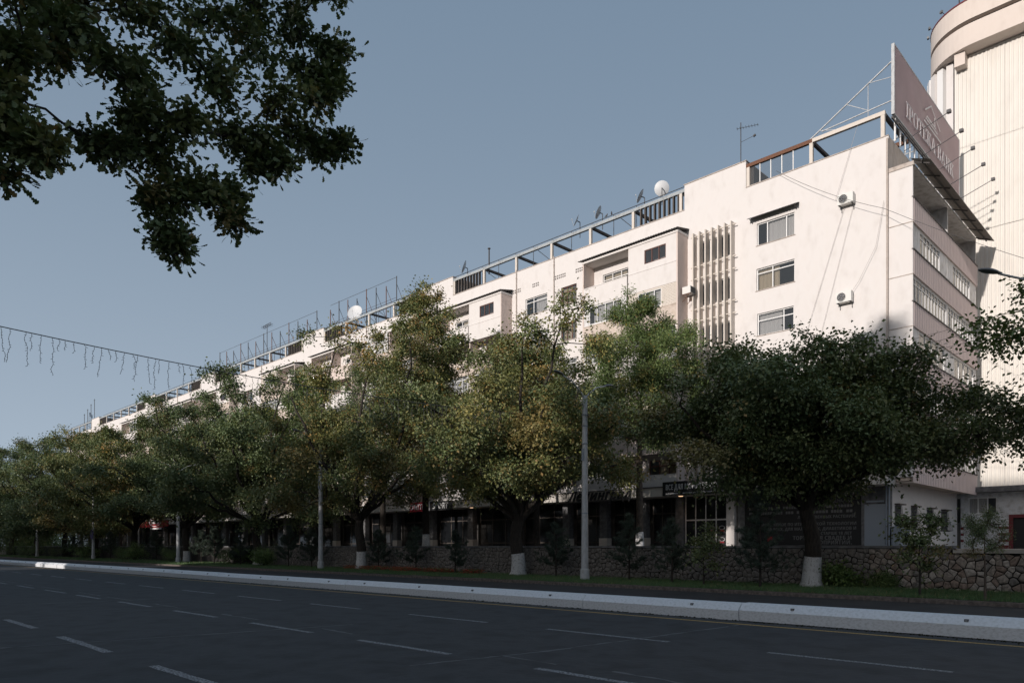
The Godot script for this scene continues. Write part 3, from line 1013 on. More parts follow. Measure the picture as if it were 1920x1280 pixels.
func roof_pergola(B: Node) -> void:
	var spans := []
	var right := X_END
	for s in STAIRS:
		spans.append([s + 2.15, right])
		right = s - 2.25
		var g := Geo.new()
		g.box(s - 2.25, 24.15, -46.0, s + 2.15, 25.84, ZF)
		put("stair_head", g, mats.plaster, B)
		g = Geo.new()
		g.box(s - 2.3, 25.84, -46.05, s + 2.2, 25.89, ZF + 0.05)
		put("coping", g, mats.coping, B)
	spans.append([X_FAR, right])
	for k in spans.size():
		var a: float = spans[k][0]
		var b: float = spans[k][1]
		var g := Geo.new()
		g.box(a, 24.15, ZF - 0.22, b, 24.2, ZF + 0.04)
		put("coping", g, mats.coping, B)
		g = Geo.new()
		g.box(a, 25.42, ZF - 0.22, b - (0.2 if k == 0 else 0.0), 25.64, ZF - 0.02)
		if k == 0:
			g = Geo.new()
			g.box(a, 25.42, ZF - 0.22, -17.6, 25.64, ZF - 0.02)
			var pale := Geo.new()
			pale.box(-17.6, 25.42, ZF - 0.22, b - 0.2, 25.64, ZF - 0.02)
			put("pergola_beam", pale, mats.fin, B)
		put("pergola_beam", g, mats.rust if k == 0 else mats.beam_blue, B)
		var back := Geo.new()
		back.box(a, 25.42, -47.2, b - 0.2, 25.64, -47.0)
		put("pergola_beam", back, mats.rust if k == 0 else mats.beam_blue, B)
		var n := maxi(2, int(round((b - a) / 4.1)))
		for j in n + 1:
			var x := lerpf(a + 0.12, b - 0.32, float(j) / n)
			g = Geo.new()
			g.box(x - 0.1, 24.2, ZF - 0.21, x + 0.1, 25.42, ZF - 0.03)
			put("pergola_post", g, mats.fin, B)
			if k < 6:
				g = Geo.new()
				g.box(x - 0.09, 25.44, -47.0, x + 0.09, 25.62, ZF - 0.22)
				put("cross_beam", g, mats.rail_dark if k == 0 else mats.louvre, B)
		if k > 0 and k < 6:
			for e in [0, 1]:
				var x: float = a + 0.3 if e == 0 else b - 3.6
				for j in 9:
					g = Geo.new()
					g.box(x + j * 0.38, 24.21, ZF - 0.24, x + j * 0.38 + 0.09, 25.42, ZF - 0.02)
					put("louvre_slat", g, mats.louvre, B)
		if k == 0:
			g = Geo.new()
			for x in [-20.9, -20.2, -19.5, -18.8]:
				g.box(x, 24.2, ZF - 0.14, x + 0.05, 25.42, ZF - 0.1)
			put("roof_glazing_bar", g, mats.frame_white, B)
			g = Geo.new()
			g.quad(Vector3(-21.5, 24.2, ZF - 0.12), Vector3(-18.8, 24.2, ZF - 0.12), Vector3(-18.8, 25.42, ZF - 0.12), Vector3(-21.5, 25.42, ZF - 0.12))
			put("roof_pane", g, mats.glass, B)
			g = Geo.new()
			g.box(-21.75, 24.2, -45.5, -21.3, 25.42, ZF - 0.16)
			put("roof_glazing_end", g, mats.louvre, B)
		else:
			g = Geo.new()
			for y in [26.0, 26.42]:
				g.line(Vector3(a - 1.6, y, -44.2), Vector3(b + 0.2, y, -44.2), 0.028, 5)
			var x := a - 1.5
			while x < b:
				g.line(Vector3(x, 23.3, -44.2), Vector3(x, 26.42, -44.2), 0.024, 5)
				if int(x) % 3 == 0:
					g.line(Vector3(x, 24.6, -44.2), Vector3(x - 0.8, 25.5, -43.4), 0.024, 4)
				x += 2.05
			put("roof_railing", g, mats.rail_dark, B)


func shop_floor(B: Node) -> void:
	var g := Geo.new()
	g.box(X_FAR, 4.98, ZF - 0.3, X_END + 0.3, 5.56, -41.6)
	put("canopy", g, mats.fascia, B)
	g = Geo.new()
	g.box(X_FAR, 5.56, ZF, X_END + 0.34, 5.63, -41.55)
	put("canopy_edge", g, mats.rail_dark, B)
	# the corner wall, then columns and glazed bays along the block
	g = Geo.new()
	g.box(-22.4, 1.5, -44.0, X_END - 0.002, 4.98, ZF - 0.2)
	put("shop_wall", g, mats.grey_wall, B)
	g = Geo.new()
	g.box(-14.72, 1.6, ZF - 0.2, -13.62, 4.0, ZF - 0.16)
	g.box(-14.6, 4.1, ZF - 0.2, -13.7, 4.2, ZF - 0.1)
	put("shop_wall_panel", g, mats.cabinet, B)
	g = Geo.new()
	for x in [-13.5, -13.36]:
		g.line(Vector3(x, 1.5, ZF + 0.05), Vector3(x, 4.98, ZF + 0.05), 0.04, 6)
	put("corner_pipe", g, mats.cabinet, B)
	var xs := [-22.85, -26.6, -29.6, -33.0]
	var x := -36.6
	while x > X_FAR:
		xs.append(x)
		x -= 5.5
	for k in xs.size():
		g = Geo.new()
		var w := 0.28 if k < 2 else 0.34
		var c: float = xs[k]
		g.box(c - w, 1.5, ZF - 0.55, c + w, 4.98, ZF - 0.05)
		put("pillar", g, mats.plaster if k == 0 else mats.grey_wall, B)
		if k > 1 and k < 12:
			g = Geo.new()
			g.box(c - w - 0.03, 1.5, ZF - 0.58, c + w + 0.03, 2.25, ZF - 0.02)
			put("pillar_base", g, mats.fin, B)
	for k in xs.size() - 1:
		var b: float = xs[k] - 0.32
		var a: float = xs[k + 1] + 0.36
		var z := ZF - 0.25 if k == 0 else ZF - 0.9
		var fr := Geo.new()
		var n := 4 if k == 0 else 3
		for j in n + 1:
			var xx := lerpf(a, b - 0.07, float(j) / n)
			fr.box(xx, 1.5, z - 0.06, xx + 0.07, 4.98, z)
		for y in [1.55, 3.35] if k == 0 else [1.9, 3.9]:
			for j in n:
				fr.box(lerpf(a, b - 0.07, float(j) / n) + 0.07, y, z - 0.055, lerpf(a, b - 0.07, float(j + 1) / n), y + 0.09, z - 0.005)
		var node := put("shop_front", fr, mats.panel_white if k == 0 else mats.louvre, B)
		for j in n:
			var p := Geo.new()
			var l := lerpf(a, b - 0.07, float(j) / n) + 0.07
			var r := lerpf(a, b - 0.07, float(j + 1) / n)
			p.quad(Vector3(l, 1.5, z - 0.03), Vector3(r, 1.5, z - 0.03), Vector3(r, 4.98, z - 0.03), Vector3(l, 4.98, z - 0.03))
			put("pane", p, mats.shop_glass, node)
		if k == 0:
			for j in [2, 3]:
				for y in [1.75, 2.5]:
					var l := lerpf(a, b - 0.07, float(j) / n) + 0.16
					var p := Geo.new()
					p.box(l, y, z - 0.02, l + 0.58, y + 0.6, z - 0.012)
					var sheet := put("poster_card", p, mats.sign_black, node)
					p = Geo.new()
					for q in 14:
						var ang := TAU * q / 14.0
						p.bar(Vector3(l + 0.29 + 0.2 * cos(ang), y + 0.36 + 0.12 * sin(ang), z - 0.009), Vector3(l + 0.29 + 0.2 * cos(ang + 0.4), y + 0.36 + 0.12 * sin(ang + 0.4), z - 0.009), 0.006, 0.04)
					put("poster_ring", p, mats.letter_grey, node)
					p = Geo.new()
					p.box(l + 0.14, y + 0.12, z - 0.012, l + 0.44, y + 0.22, z - 0.007)
					put("poster_band", p, mats.sign_red, node)
	# inside walls and floors of the shops
	g = Geo.new()
	g.box(X_FAR, 1.45, -47.0, X_END - 0.4, 1.5, ZF - 0.95)
	put("shop_floor", g, mats.room, B)
	# end wall windows with bulged iron grilles
	for w in [[43.85, 45.25], [46.75, 48.15], [49.9, 51.4], [52.95, 54.7]]:
		var c: float = (w[0] + w[1]) / 2
		var wd: float = w[1] - w[0] - 0.35
		var f := Geo.new()
		f.box(-wd / 2, 0, -0.02, wd / 2, 1.3, 0.02)
		var node := put("grilled_window", f, mats.grey_wall, B, Vector3(X_END, 2.62, -c), PI / 2)
		var p := Geo.new()
		p.quad(Vector3(-wd / 2 + 0.06, 0.06, 0.026), Vector3(wd / 2 - 0.06, 0.06, 0.026), Vector3(wd / 2 - 0.06, 1.24, 0.026), Vector3(-wd / 2 + 0.06, 1.24, 0.026))
		put("pane", p, mats.shop_glass, node)
		var gr := Geo.new()
		for j in 7:
			var xx := lerpf(-wd / 2, wd / 2, j / 6.0)
			gr.tube(PackedVector3Array([Vector3(xx, 1.32, 0.05), Vector3(xx, 0.8, 0.12), Vector3(xx, 0.3, 0.3), Vector3(xx, 0.06, 0.36), Vector3(xx, 0.0, 0.05)]), PackedFloat32Array([0.011, 0.011, 0.011, 0.011, 0.011]), 4)
		for q in [[1.32, 0.05], [0.9, 0.1], [0.5, 0.22], [0.06, 0.36]]:
			gr.line(Vector3(-wd / 2, q[0], q[1]), Vector3(wd / 2, q[0], q[1]), 0.011, 4)
		put("grille", gr, mats.dark_metal, node)
		var hood := Geo.new()
		hood.box(-wd / 2 - 0.06, 1.36, 0.01, wd / 2 + 0.06, 1.42, 0.28)
		put("hood", hood, mats.louvre, node)


# ---------------------------------------------------------------- lettering and signs
func lettering(text: String, size: float, m: Material, parent: Node, at: Vector3, turn := 0.0, depth := 0.02, slant := 0.0, family := "Droid Sans", bold := true, called := "lettering") -> MeshInstance3D:
	var f := SystemFont.new()
	f.font_names = PackedStringArray([family])
	f.font_weight = 700 if bold else 400
	f.font_italic = false
	var t := TextMesh.new()
	t.text = text
	t.font = f
	t.font_size = 64
	t.pixel_size = size / 46.0
	t.depth = depth
	t.curve_step = 2.0
	var o := put(called, t, m, parent, at, turn)
	if slant != 0.0:
		o.transform.basis = o.transform.basis * Basis(Vector3(1, 0, 0), Vector3(slant, 1, 0), Vector3(0, 0, 1))
	return o


func flat_sign(called: String, label: String, at: Vector3, w: float, h: float, m: Material) -> Node3D:
	var o := thing(called, label, "sign", at)
	var g := Geo.new()
	g.box(-w / 2, -h / 2, 0, w / 2, h / 2, 0.09)
	put("board", g, m, o)
	return o


func signs() -> void:
	var zs := -41.6
	var s := flat_sign("shop_sign", "black sign board reading ВСЕ ДЛЯ МОРОЖЕНОГО over the glazed shop door", Vector3(-23.65, 5.43, zs), 6.5, 0.92, mats.sign_black)
	var word := lettering("ВСЕ ДЛЯ МОРОЖЕНОГО", 0.36, mats.letter_grey, s, Vector3(-1.15, 0.1, 0.1))
	word.scale.x = 3.7 / word.mesh.get_aabb().size.x
	var g := Geo.new()
	var r := RandomNumberGenerator.new()
	r.seed = 7
	for k in 34:
		var x := -3.0 + k * 0.142
		if k % 9 != 8:
			g.box(x, -0.36, 0.09, x + r.randf_range(0.07, 0.12), -0.29, 0.1)
	for row in 4:
		for k in 7:
			g.box(2.05 + k * 0.15, 0.25 - row * 0.15, 0.09, 2.05 + k * 0.15 + r.randf_range(0.08, 0.13), 0.31 - row * 0.15, 0.1)
	put("small_print", g, mats.letter_grey, s)
	# free-standing script letters on the fascia
	var script_sign := thing("script_sign", "black slanted script letters reading Ленинград on the shop fascia", "sign", Vector3(-32.2, 5.3, zs + 0.06))
	lettering("Ленинград", 0.74, mats.letter_dark, script_sign, Vector3(0, 0, 0), 0.0, 0.06, 0.38)
	g = Geo.new()
	g.bar(Vector3(-2.6, -0.42, -0.02), Vector3(2.7, -0.42, -0.02), 0.02, 0.025)
	put("mounting_rail", g, mats.dark_metal, script_sign)
	s = flat_sign("shop_sign", "red and black sign reading UNITED SPORT on the shop canopy", Vector3(-51.2, 5.25, zs), 5.9, 0.8, mats.sign_black)
	g = Geo.new()
	g.box(-2.95, -0.44, 0.09, -0.25, 0.42, 0.13)
	put("red_panel", g, mats.sign_red, s)
	lettering("UNITED", 0.5, mats.letter_white, s, Vector3(-1.6, -0.01, 0.14))
	g = Geo.new()
	g.box(-0.2, -0.4, 0.09, -0.1, 0.4, 0.13)
	put("divider", g, mats.letter_white, s)
	lettering("SPORT", 0.5, mats.letter_grey, s, Vector3(1.35, -0.01, 0.1))
	s = flat_sign("shop_sign", "dark navy sign board with dim lettering on the canopy behind a lamp post", Vector3(-71.2, 5.3, zs), 4.4, 0.8, mats.sign_navy)
	g = Geo.new()
	for k in 7:
		g.box(-1.9 + k * 0.55, -0.2, 0.09, -1.55 + k * 0.55, 0.2, 0.1)
	put("lettering", g, mats["sign_black"], s)
	# the red shop far down the block
	s = flat_sign("shop_sign", "red shop sign with a white oval emblem far down the canopy", Vector3(-120.5, 5.1, zs), 15.0, 0.9, mats.sign_red)
	g = Geo.new()
	g.box(-0.7, -0.6, 0.09, 5.8, 1.15, 0.2)
	put("red_panel", g, mats.sign_red, s)
	g = Geo.new()
	var n := 28
	for k in n:
		var a := TAU * k / n
		var b := TAU * (k + 1) / n
		var e := func(t: float, q: float) -> Vector3: return Vector3(2.55 + 2.5 * q * cos(t), 0.3 + 0.72 * q * signf(sin(t)) * pow(absf(sin(t)), 0.8), 0.22)
		g.quad(e.call(a, 0.86), e.call(a, 1.0), e.call(b, 1.0), e.call(b, 0.86))
	put("oval_emblem", g, mats.letter_white, s)
	g = Geo.new()
	for k in 6:
		g.box(0.95 + k * 0.55, -0.02, 0.2, 1.38 + k * 0.55, 0.62, 0.23)
	g.box(0.5, -0.85, 0.2, 5.2, -0.6, 0.23)
	put("emblem_lettering", g, mats.letter_white, s)
	# the poster beside the door
	var p := thing("poster_board", "large black poster with white lines of text on the shop wall", "poster", Vector3(-18.4, 3.15, ZF - 0.2))
	g = Geo.new()
	g.box(-3.5, -1.42, 0, 3.5, 1.42, 0.05)
	put("board", g, mats.sign_black, p)
	var lines := [["ВСЕ ДЛЯ МОРОЖЕНОГО", 1.15, 0.26], ["ЛЕКАРСТВЕННЫХ РАСТЕНИЙ.", 0.23, 0.2], ["МОРОЖЕНОЕ ПО ИТАЛЬЯНСКОЙ ТЕХНОЛОГИИ", -0.18, 0.21], ["ДЛЯ ВСЕХ, ДЛЯ МАЛЕНЬКИХ, ДИАБЕТИКОВ И", -0.46, 0.21], ["СТАРШЕ 18 ЛЕТ", -0.74, 0.2], ["ТОРТЫ ДЛЯ СВАДЕБ И", -1.0, 0.27], ["МЕРОПРИЯТИЙ.", -1.27, 0.27]]
	for l in lines:
		var o := lettering(l[0], l[2] * 0.85, mats.letter_dim, p, Vector3(0, l[1], 0.056), 0.0, 0.008)
		var wide: float = o.mesh.get_aabb().size.x
		o.position.x = 3.25 - wide / 2 - (0.0 if l[0].length() > 20 else 0.25)
		if wide > 6.6:
			o.scale = Vector3(6.4 / wide, 1, 1)
			o.position.x = 0.0
	g = Geo.new()
	g.box(-2.0, -1.2, 0.05, -1.7, -0.9, 0.06)
	put("red_badge", g, mats.sign_red, p)
	g = Geo.new()
	var r2 := RandomNumberGenerator.new()
	r2.seed = 8
	for y in [0.83, 0.53]:
		var x := -3.2
		while x < 3.0:
			var w := r2.randf_range(0.1, 0.16)
			if r2.randf() < 0.86:
				g.box(x, y - 0.08, 0.05, x + w, y + 0.08, 0.056)
			x += w + 0.04
	put("small_print", g, mats.letter_dim, p)


func billboard() -> void:
	# stands along the end of the roof, facing +x; local x runs back from the street
	var o := thing("billboard", "mauve rooftop billboard reading IPOTEKA BANK on a steel frame", "billboard", Vector3(-13.3, 0, 0), PI / 2)
	var g := Geo.new()
	# the printed sheet, slightly slack
	for k in 28:
		for j in 8:
			var f := func(a: int, b: int) -> Vector3:
				var x := 43.6 + 13.4 * a / 28.0
				var y := 25.6 + 3.75 * b / 8.0
				var edge := sin(PI * a / 28.0) * sin(PI * b / 8.0)
				return Vector3(x, y, 0.02 + edge * 0.05 * sin(x * 1.3 + y * 1.9))
			g.quad(f.call(k, j), f.call(k + 1, j), f.call(k + 1, j + 1), f.call(k, j + 1))
	put("sheet", g, mats.bank_print, o)
	g = Geo.new()
	g.box(43.55, 25.52, -0.12, 57.05, 25.6, 0.03)
	g.box(43.55, 29.35, -0.12, 57.05, 29.42, 0.03)
	for x in [43.5, 57.0]:
		g.box(x, 25.52, -0.12, x + 0.1, 29.42, 0.04)
	for k in 10:
		g.box(44.5 + k * 1.35, 25.6, -0.1, 44.56 + k * 1.35, 29.35, -0.04)
	put("frame", g, mats.pole, o)
	for k in 16:
		var x := 43.9 + k * 0.87
		g = Geo.new()
		g.box(x, 24.2, -0.1, x + 0.09, 25.52, -0.02)
		put("support_post", g, mats.frame_white, o)
	g = Geo.new()
	g.bar(Vector3(43.2, 24.75, 0.35), Vector3(57.2, 24.75, 0.35), 0.06, 0.06)
	g.bar(Vector3(43.2, 25.2, 0.0), Vector3(57.2, 25.2, 0.0), 0.08, 0.1)
	for k in 9:
		var x := 43.7 + k * 1.6
		g.bar(Vector3(x, 24.75, 0.36), Vector3(x + 0.3, 25.4, -0.05), 0.03, 0.03)
		g.bar(Vector3(x + 0.3, 24.3, -0.06), Vector3(x + 1.0, 24.8, 0.35), 0.03, 0.03)
	put("catwalk_frame", g, mats.dark_metal, o)
	# raking stays behind the sheet
	g = Geo.new()
	for x in [43.7, 50.2, 56.7]:
		g.bar(Vector3(x, 28.6, -0.12), Vector3(x, 25.7, -5.2), 0.06, 0.06)
		g.bar(Vector3(x, 26.4, -0.12), Vector3(x, 26.2, -4.0), 0.05, 0.05)
		g.bar(Vector3(x, 27.9, -1.4), Vector3(x, 27.7, -0.12), 0.03, 0.03)
		g.bar(Vector3(x, 27.2, -2.6), Vector3(x, 26.3, -1.3), 0.03, 0.03)
		g.bar(Vector3(x, 26.3, -4.1), Vector3(x, 25.7, -2.4), 0.03, 0.03)
		g.bar(Vector3(x, 27.8, -1.4), Vector3(x, 25.7, -1.4), 0.03, 0.03)
	put("stay", g, mats.pole, o)
	for k in 5:
		g = Geo.new()
		var x := 46.3 + k * 2.65
		g.line(Vector3(x, 25.3, 0.05), Vector3(x, 25.95, 2.0), 0.025, 5)
		var lamp := put("floodlight_arm", g, mats.dark_metal, o)
		g = Geo.new()
		g.bar(Vector3(x - 0.12, 25.98, 2.02), Vector3(x + 0.12, 25.98, 2.02), 0.2, 0.16)
		put("floodlight", g, mats.dark_metal, lamp)
	var t := lettering("IPOTEKA BANK", 0.88, mats.letter_bank, o, Vector3(50.3, 26.5, 0.11), 0.0, 0.02, 0.0, "Droid Serif", false)
	t.scale = Vector3(9.9 / t.mesh.get_aabb().size.x, 1.0, 1.0)
	# emblem: a pitched roof of strokes over two steps
	g = Geo.new()
	for q in [[49.0, 28.05, 50.2, 28.75, 0.09], [50.2, 28.75, 52.1, 27.95, 0.07], [50.9, 28.3, 51.0, 27.75, 0.08], [49.3, 27.75, 51.2, 27.75, 0.1], [49.1, 27.55, 51.5, 27.55, 0.09], [48.8, 27.3, 52.3, 27.3, 0.1]]:
		g.bar(Vector3(q[0], q[1], 0.11), Vector3(q[2], q[3], 0.11), 0.012, q[4])
	put("emblem", g, mats.letter_white, o)


# ---------------------------------------------------------------- things fixed to the building
func outdoor_unit(label: String, at: Vector3, s := 1.0) -> void:
	var o := thing("air_conditioner", label, "air conditioner", at, 0.0, "air conditioners on the facade")
	var g := Geo.new()
	g.box(-0.42 * s, -0.29 * s, 0.12, 0.42 * s, 0.29 * s, 0.45)
	put("casing", g, mats.ac_body, o)
	g = Geo.new()
	var c := Vector3(-0.12 * s, 0, 0.455)
	g.lathe(c, [[0.0, 0.0], [0.24 * s, 0.0]], 20, Basis(Vector3.RIGHT, PI / 2))
	put("fan_opening", g, mats.dark_metal, o)
	g = Geo.new()
	for k in 5:
		var a := TAU * k / 5
		g.bar(c + Vector3(cos(a), sin(a), 0) * 0.04, c + Vector3(cos(a), sin(a), 0) * 0.21 * s + Vector3(0, 0, 0.01), 0.1, 0.006)
	put("fan", g, mats.cabinet, o)
	g = Geo.new()
	for r in [0.08, 0.16, 0.24]:
		var ring := PackedVector3Array()
		var rr := PackedFloat32Array()
		for k in 21:
			ring.append(c + Vector3(cos(TAU * k / 20) * r * s, sin(TAU * k / 20) * r * s, 0.02))
			rr.append(0.006 if r < 0.2 else 0.014)
		g.tube(ring, rr, 4)
	put("fan_guard", g, mats.ac_body, o)
	g = Geo.new()
	for x in [-0.33 * s, 0.33 * s]:
		g.box(x - 0.02, -0.33 * s, 0.0, x + 0.02, -0.292 * s, 0.48)
		g.box(x - 0.02, -0.6 * s, 0.0, x + 0.02, -0.33 * s, 0.03)
	put("bracket", g, mats.dark_metal, o)


func dish(label: String, at: Vector3, yaw: float, r: float, tilt := 0.42) -> void:
	var o := thing("satellite_dish", label, "satellite dish", at, yaw, "satellite dishes on the roof railing")
	var about := Basis(Vector3.RIGHT, PI / 2 - tilt)
	var g := Geo.new()
	var prof := []
	for k in 7:
		var t := k / 6.0
		prof.append([r * t, 0.22 * r * t * t])
	g.lathe(Vector3(0, 0, 0.1), prof, 20, about)
	put("reflector", g, mats.dish, o)
	g = Geo.new()
	var focus := Vector3(0, 0, 0.1) + about * Vector3(0, 0.85 * r, 0.15 * r)
	g.line(Vector3(0, 0, 0.1) + about * Vector3(0, 0.22 * r, r * 0.95), focus, 0.012, 4)
	g.bar(focus - Vector3(0.05, 0, 0), focus + Vector3(0.05, 0, 0), 0.06, 0.09)
	put("feed_arm", g, mats.pole, o)
	g = Geo.new()
	g.line(Vector3(0, 0, 0.1), Vector3(0, -0.1, -0.12), 0.035, 6)
	g.line(Vector3(0, -0.1, -0.12), Vector3(0, -1.3, -0.12), 0.03, 6)
	put("mast", g, mats.dark_metal, o)


func rooftop_bits() -> void:
	outdoor_unit("white air conditioner unit high on the blank wall near the corner", Vector3(-15.55, 21.28, ZF))
	outdoor_unit("white air conditioner unit on the blank wall below the upper one, with a hanging cable", Vector3(-15.64, 15.75, ZF))
	outdoor_unit("shaded air conditioner unit half hidden by the oak crown at the corner", Vector3(-14.6, 13.2, ZF))
	var o := thing("window_air_conditioner", "boxy window air conditioner on the side of the balcony stack by the fins", "air conditioner", Vector3(-25.75, 18.2, -42.4), PI / 2)
	var g := Geo.new()
	g.box(-0.33, 0, 0, 0.33, 0.46, 0.6)
	put("casing", g, mats.ac_body, o)
	g = Geo.new()
	for k in 7:
		g.box(-0.28, 0.05 + k * 0.055, 0.6, 0.28, 0.08 + k * 0.055, 0.615)
	put("grille", g, mats.dark_metal, o)
	g = Geo.new()
	for x in [-0.3, 0.3]:
		g.bar(Vector3(x, -0.03, 0.0), Vector3(x, -0.03, 0.62), 0.04, 0.04)
		g.bar(Vector3(x, -0.5, 0.0), Vector3(x, -0.05, 0.5), 0.03, 0.03)
	put("bracket", g, mats.rust, o)
	dish("round white satellite dish seen from behind at the end of the roof railing", Vector3(-28.7, 27.0, -44.2), PI + 0.6, 0.52, 0.3)
	dish("tilted grey satellite dish seen edge-on beside the round one", Vector3(-30.3, 26.9, -44.2), -1.0, 0.5, 0.5)
	dish("edge-on satellite dish on the railing above the first balcony stack", Vector3(-34.1, 26.95, -44.2), -1.05, 0.5, 0.45)
	dish("edge-on satellite dish left of the two pigeons", Vector3(-36.3, 27.0, -44.2), -0.7, 0.5, 0.4)
	dish("edge-on satellite dish beside the stair head next to the tall tree top", Vector3(-49.4, 26.9, -44.2), -0.75, 0.6, 0.35)
	dish("large pale satellite dish facing the street in front of the roof sign frame", Vector3(-67.2, 26.7, -44.2), 0.5, 0.85, 0.3)
	dish("small satellite dish on the open top balcony", Vector3(-44.9, 20.75, -42.3), -0.9, 0.42, 0.4)
	dish("tiny dark satellite dish among aerials at the far end of the roof", Vector3(-161.0, 27.5, -44.2), 2.4, 0.6, 0.3)
	for k in 2:
		var b := thing("pigeon", ["pigeon perched on the roof rail, nearer the stair head", "pigeon perched on the roof rail beside the edge-on dish"][k], "bird", Vector3(-33.1 - k * 0.5, 26.45, -44.2), 0.6 + k)
		g = Geo.new()
		g.tube(PackedVector3Array([Vector3(0, 0.05, -0.17), Vector3(0, 0.07, -0.08), Vector3(0, 0.1, 0.0), Vector3(0, 0.14, 0.07), Vector3(0, 0.19, 0.09), Vector3(0, 0.22, 0.11), Vector3(0, 0.21, 0.15)]), PackedFloat32Array([0.012, 0.035, 0.062, 0.055, 0.03, 0.032, 0.004]), 8, true)
		for x in [-0.02, 0.02]:
			g.line(Vector3(x, 0.0, 0.01), Vector3(x, 0.06, 0.01), 0.006, 4)
		put("body", g, mats.bird, b)
	# aerial on the stair head
	var a := thing("roof_aerial", "tall thin television aerial on the stair head near the corner", "aerial", Vector3(-22.3, 25.89, -43.4))
	g = Geo.new()
	g.line(Vector3.ZERO, Vector3(0, 2.75, 0), 0.028, 5)
	put("mast", g, mats.rail_dark, a)
	g = Geo.new()
	g.line(Vector3(-0.25, 2.4, 0.1), Vector3(1.0, 2.4, -0.4), 0.016, 4)
	for k in 8:
		var c := Vector3(-0.2, 2.4, 0.08).lerp(Vector3(0.95, 2.4, -0.38), k / 7.0)
		g.line(c - Vector3(0.06, 0, 0.16), c + Vector3(0.06, 0, 0.16), 0.01, 4)
	g.line(Vector3(0, 1.5, 0), Vector3(0.75, 1.75, -0.3), 0.014, 4)
	g.bar(Vector3(0.7, 1.72, -0.3), Vector3(0.85, 1.78, -0.3), 0.1, 0.1)
	put("antenna", g, mats.rail_dark, a)
	a = thing("vent_pipe", "dark vent pipe standing above the roof rail at mid block", "pipe", Vector3(-46.2, 25.4, -44.0))
	g = Geo.new()
	g.line(Vector3.ZERO, Vector3(0, 2.2, 0), 0.06, 7)
	g.lathe(Vector3(0, 2.2, 0), [[0.13, 0.0], [0.13, 0.06], [0.0, 0.12]], 8)
	put("pipe", g, mats.rail_dark, a)
	# open frames of former roof letters
	for q in [[-61.8, -74.6, 8, "open steel frame of seven raking posts on the roof behind the tall tree top"], [-77.6, -104.4, 13, "longer open steel frame of raking posts farther along the roof"]]:
		var f := thing("roof_sign_frame", q[3], "sign frame", Vector3(0, 23.3, -45.6), 0.0, "empty sign frames on the roof")
		for k in q[2]:
			var x := lerpf(q[0], q[1], float(k) / (q[2] - 1))
			g = Geo.new()
			g.line(Vector3(x, 0, 0), Vector3(x, 6.4 - 0.3 * ((k * 5) % 3), 0), 0.05, 5)
			g.line(Vector3(x, 5.6, 0), Vector3(x + 0.2, 2.0, -1.7), 0.03, 4)
			put("post", g, mats.rust if k % 2 else mats.rail_dark, f)
		g = Geo.new()
		g.line(Vector3(q[0], 6.3, 0), Vector3(q[1], 6.3, 0), 0.022, 4)
		g.line(Vector3(q[0], 4.2, 0), Vector3(q[1], 4.2, 0), 0.018, 4)
		put("top_wire", g, mats.rail_dark, f)
	a = thing("roof_aerial", "forked television aerial on the roof with two yagi arms, above a green tree top", "aerial", Vector3(-86.5, 23.3, -43.8))
	g = Geo.new()
	g.line(Vector3.ZERO, Vector3(0, 6.2, 0), 0.04, 5)
	put("mast", g, mats.rail_dark, a)
	g = Geo.new()
	for y in [6.0, 6.2]:
		g.line(Vector3(-1.0, y, 0), Vector3(1.0, y + 0.1, 0), 0.03, 4)
		for k in 5:
			g.line(Vector3(-1.0 + k * 0.5, y - 0.05, -0.3), Vector3(-1.0 + k * 0.5, y - 0.05, 0.3), 0.02, 4)
	put("antenna", g, mats.rail_dark, a)
	for k in 4:
		a = thing("roof_aerial", ["plain aerial mast at the far end of the roof, leftmost of four", "second plain aerial mast from the far end of the roof", "third plain aerial mast from the far end of the roof", "tallest aerial mast at the far end of the roof, next to the tiny dish"][k], "aerial", Vector3(-166.0 + k * 2.2, 23.3, -44.6))
		g = Geo.new()
		g.line(Vector3.ZERO, Vector3(0, 5.2 + k * 0.7, 0), 0.05, 5)
		put("mast", g, mats.rail_dark, a)
		g = Geo.new()
		g.line(Vector3(-0.5, 5.0 + k * 0.7, 0), Vector3(0.5, 5.0 + k * 0.7, 0), 0.03, 4)
		put("antenna", g, mats.rail_dark, a)
	o = thing("utility_cabinet", "grey metal utility cabinet at the foot of the end wall by the grilled windows", "cabinet", Vector3(-13.36, 1.5, -44.0), PI / 2)
	g = Geo.new()
	g.box(-0.85, 0.0, 0.05, 0.85, 1.25, 0.5)
	put("casing", g, mats.cabinet, o)
	g = Geo.new()
	g.box(-0.78, 0.1, 0.5, -0.03, 1.18, 0.515)
	g.box(0.03, 0.1, 0.5, 0.78, 1.18, 0.515)
	put("door", g, mats.cabinet, o)


func cable(called: String, label: String, pts: Array, r: float, m: Material, sag := 0.0) -> void:
	var p := PackedVector3Array()
	var rr := PackedFloat32Array()
	for k in pts.size() - 1:
		for j in 9:
			if j == 8 and k < pts.size() - 2:
				continue
			var t := j / 8.0
			p.append(pts[k].lerp(pts[k + 1], t) - Vector3(0, 4.0 * sag * t * (1 - t), 0))
			rr.append(r)
	var g := Geo.new()
	g.tube(p, rr, 4)
	tag(put(called, g, m), label, "cable", "cables about the corner of the block")


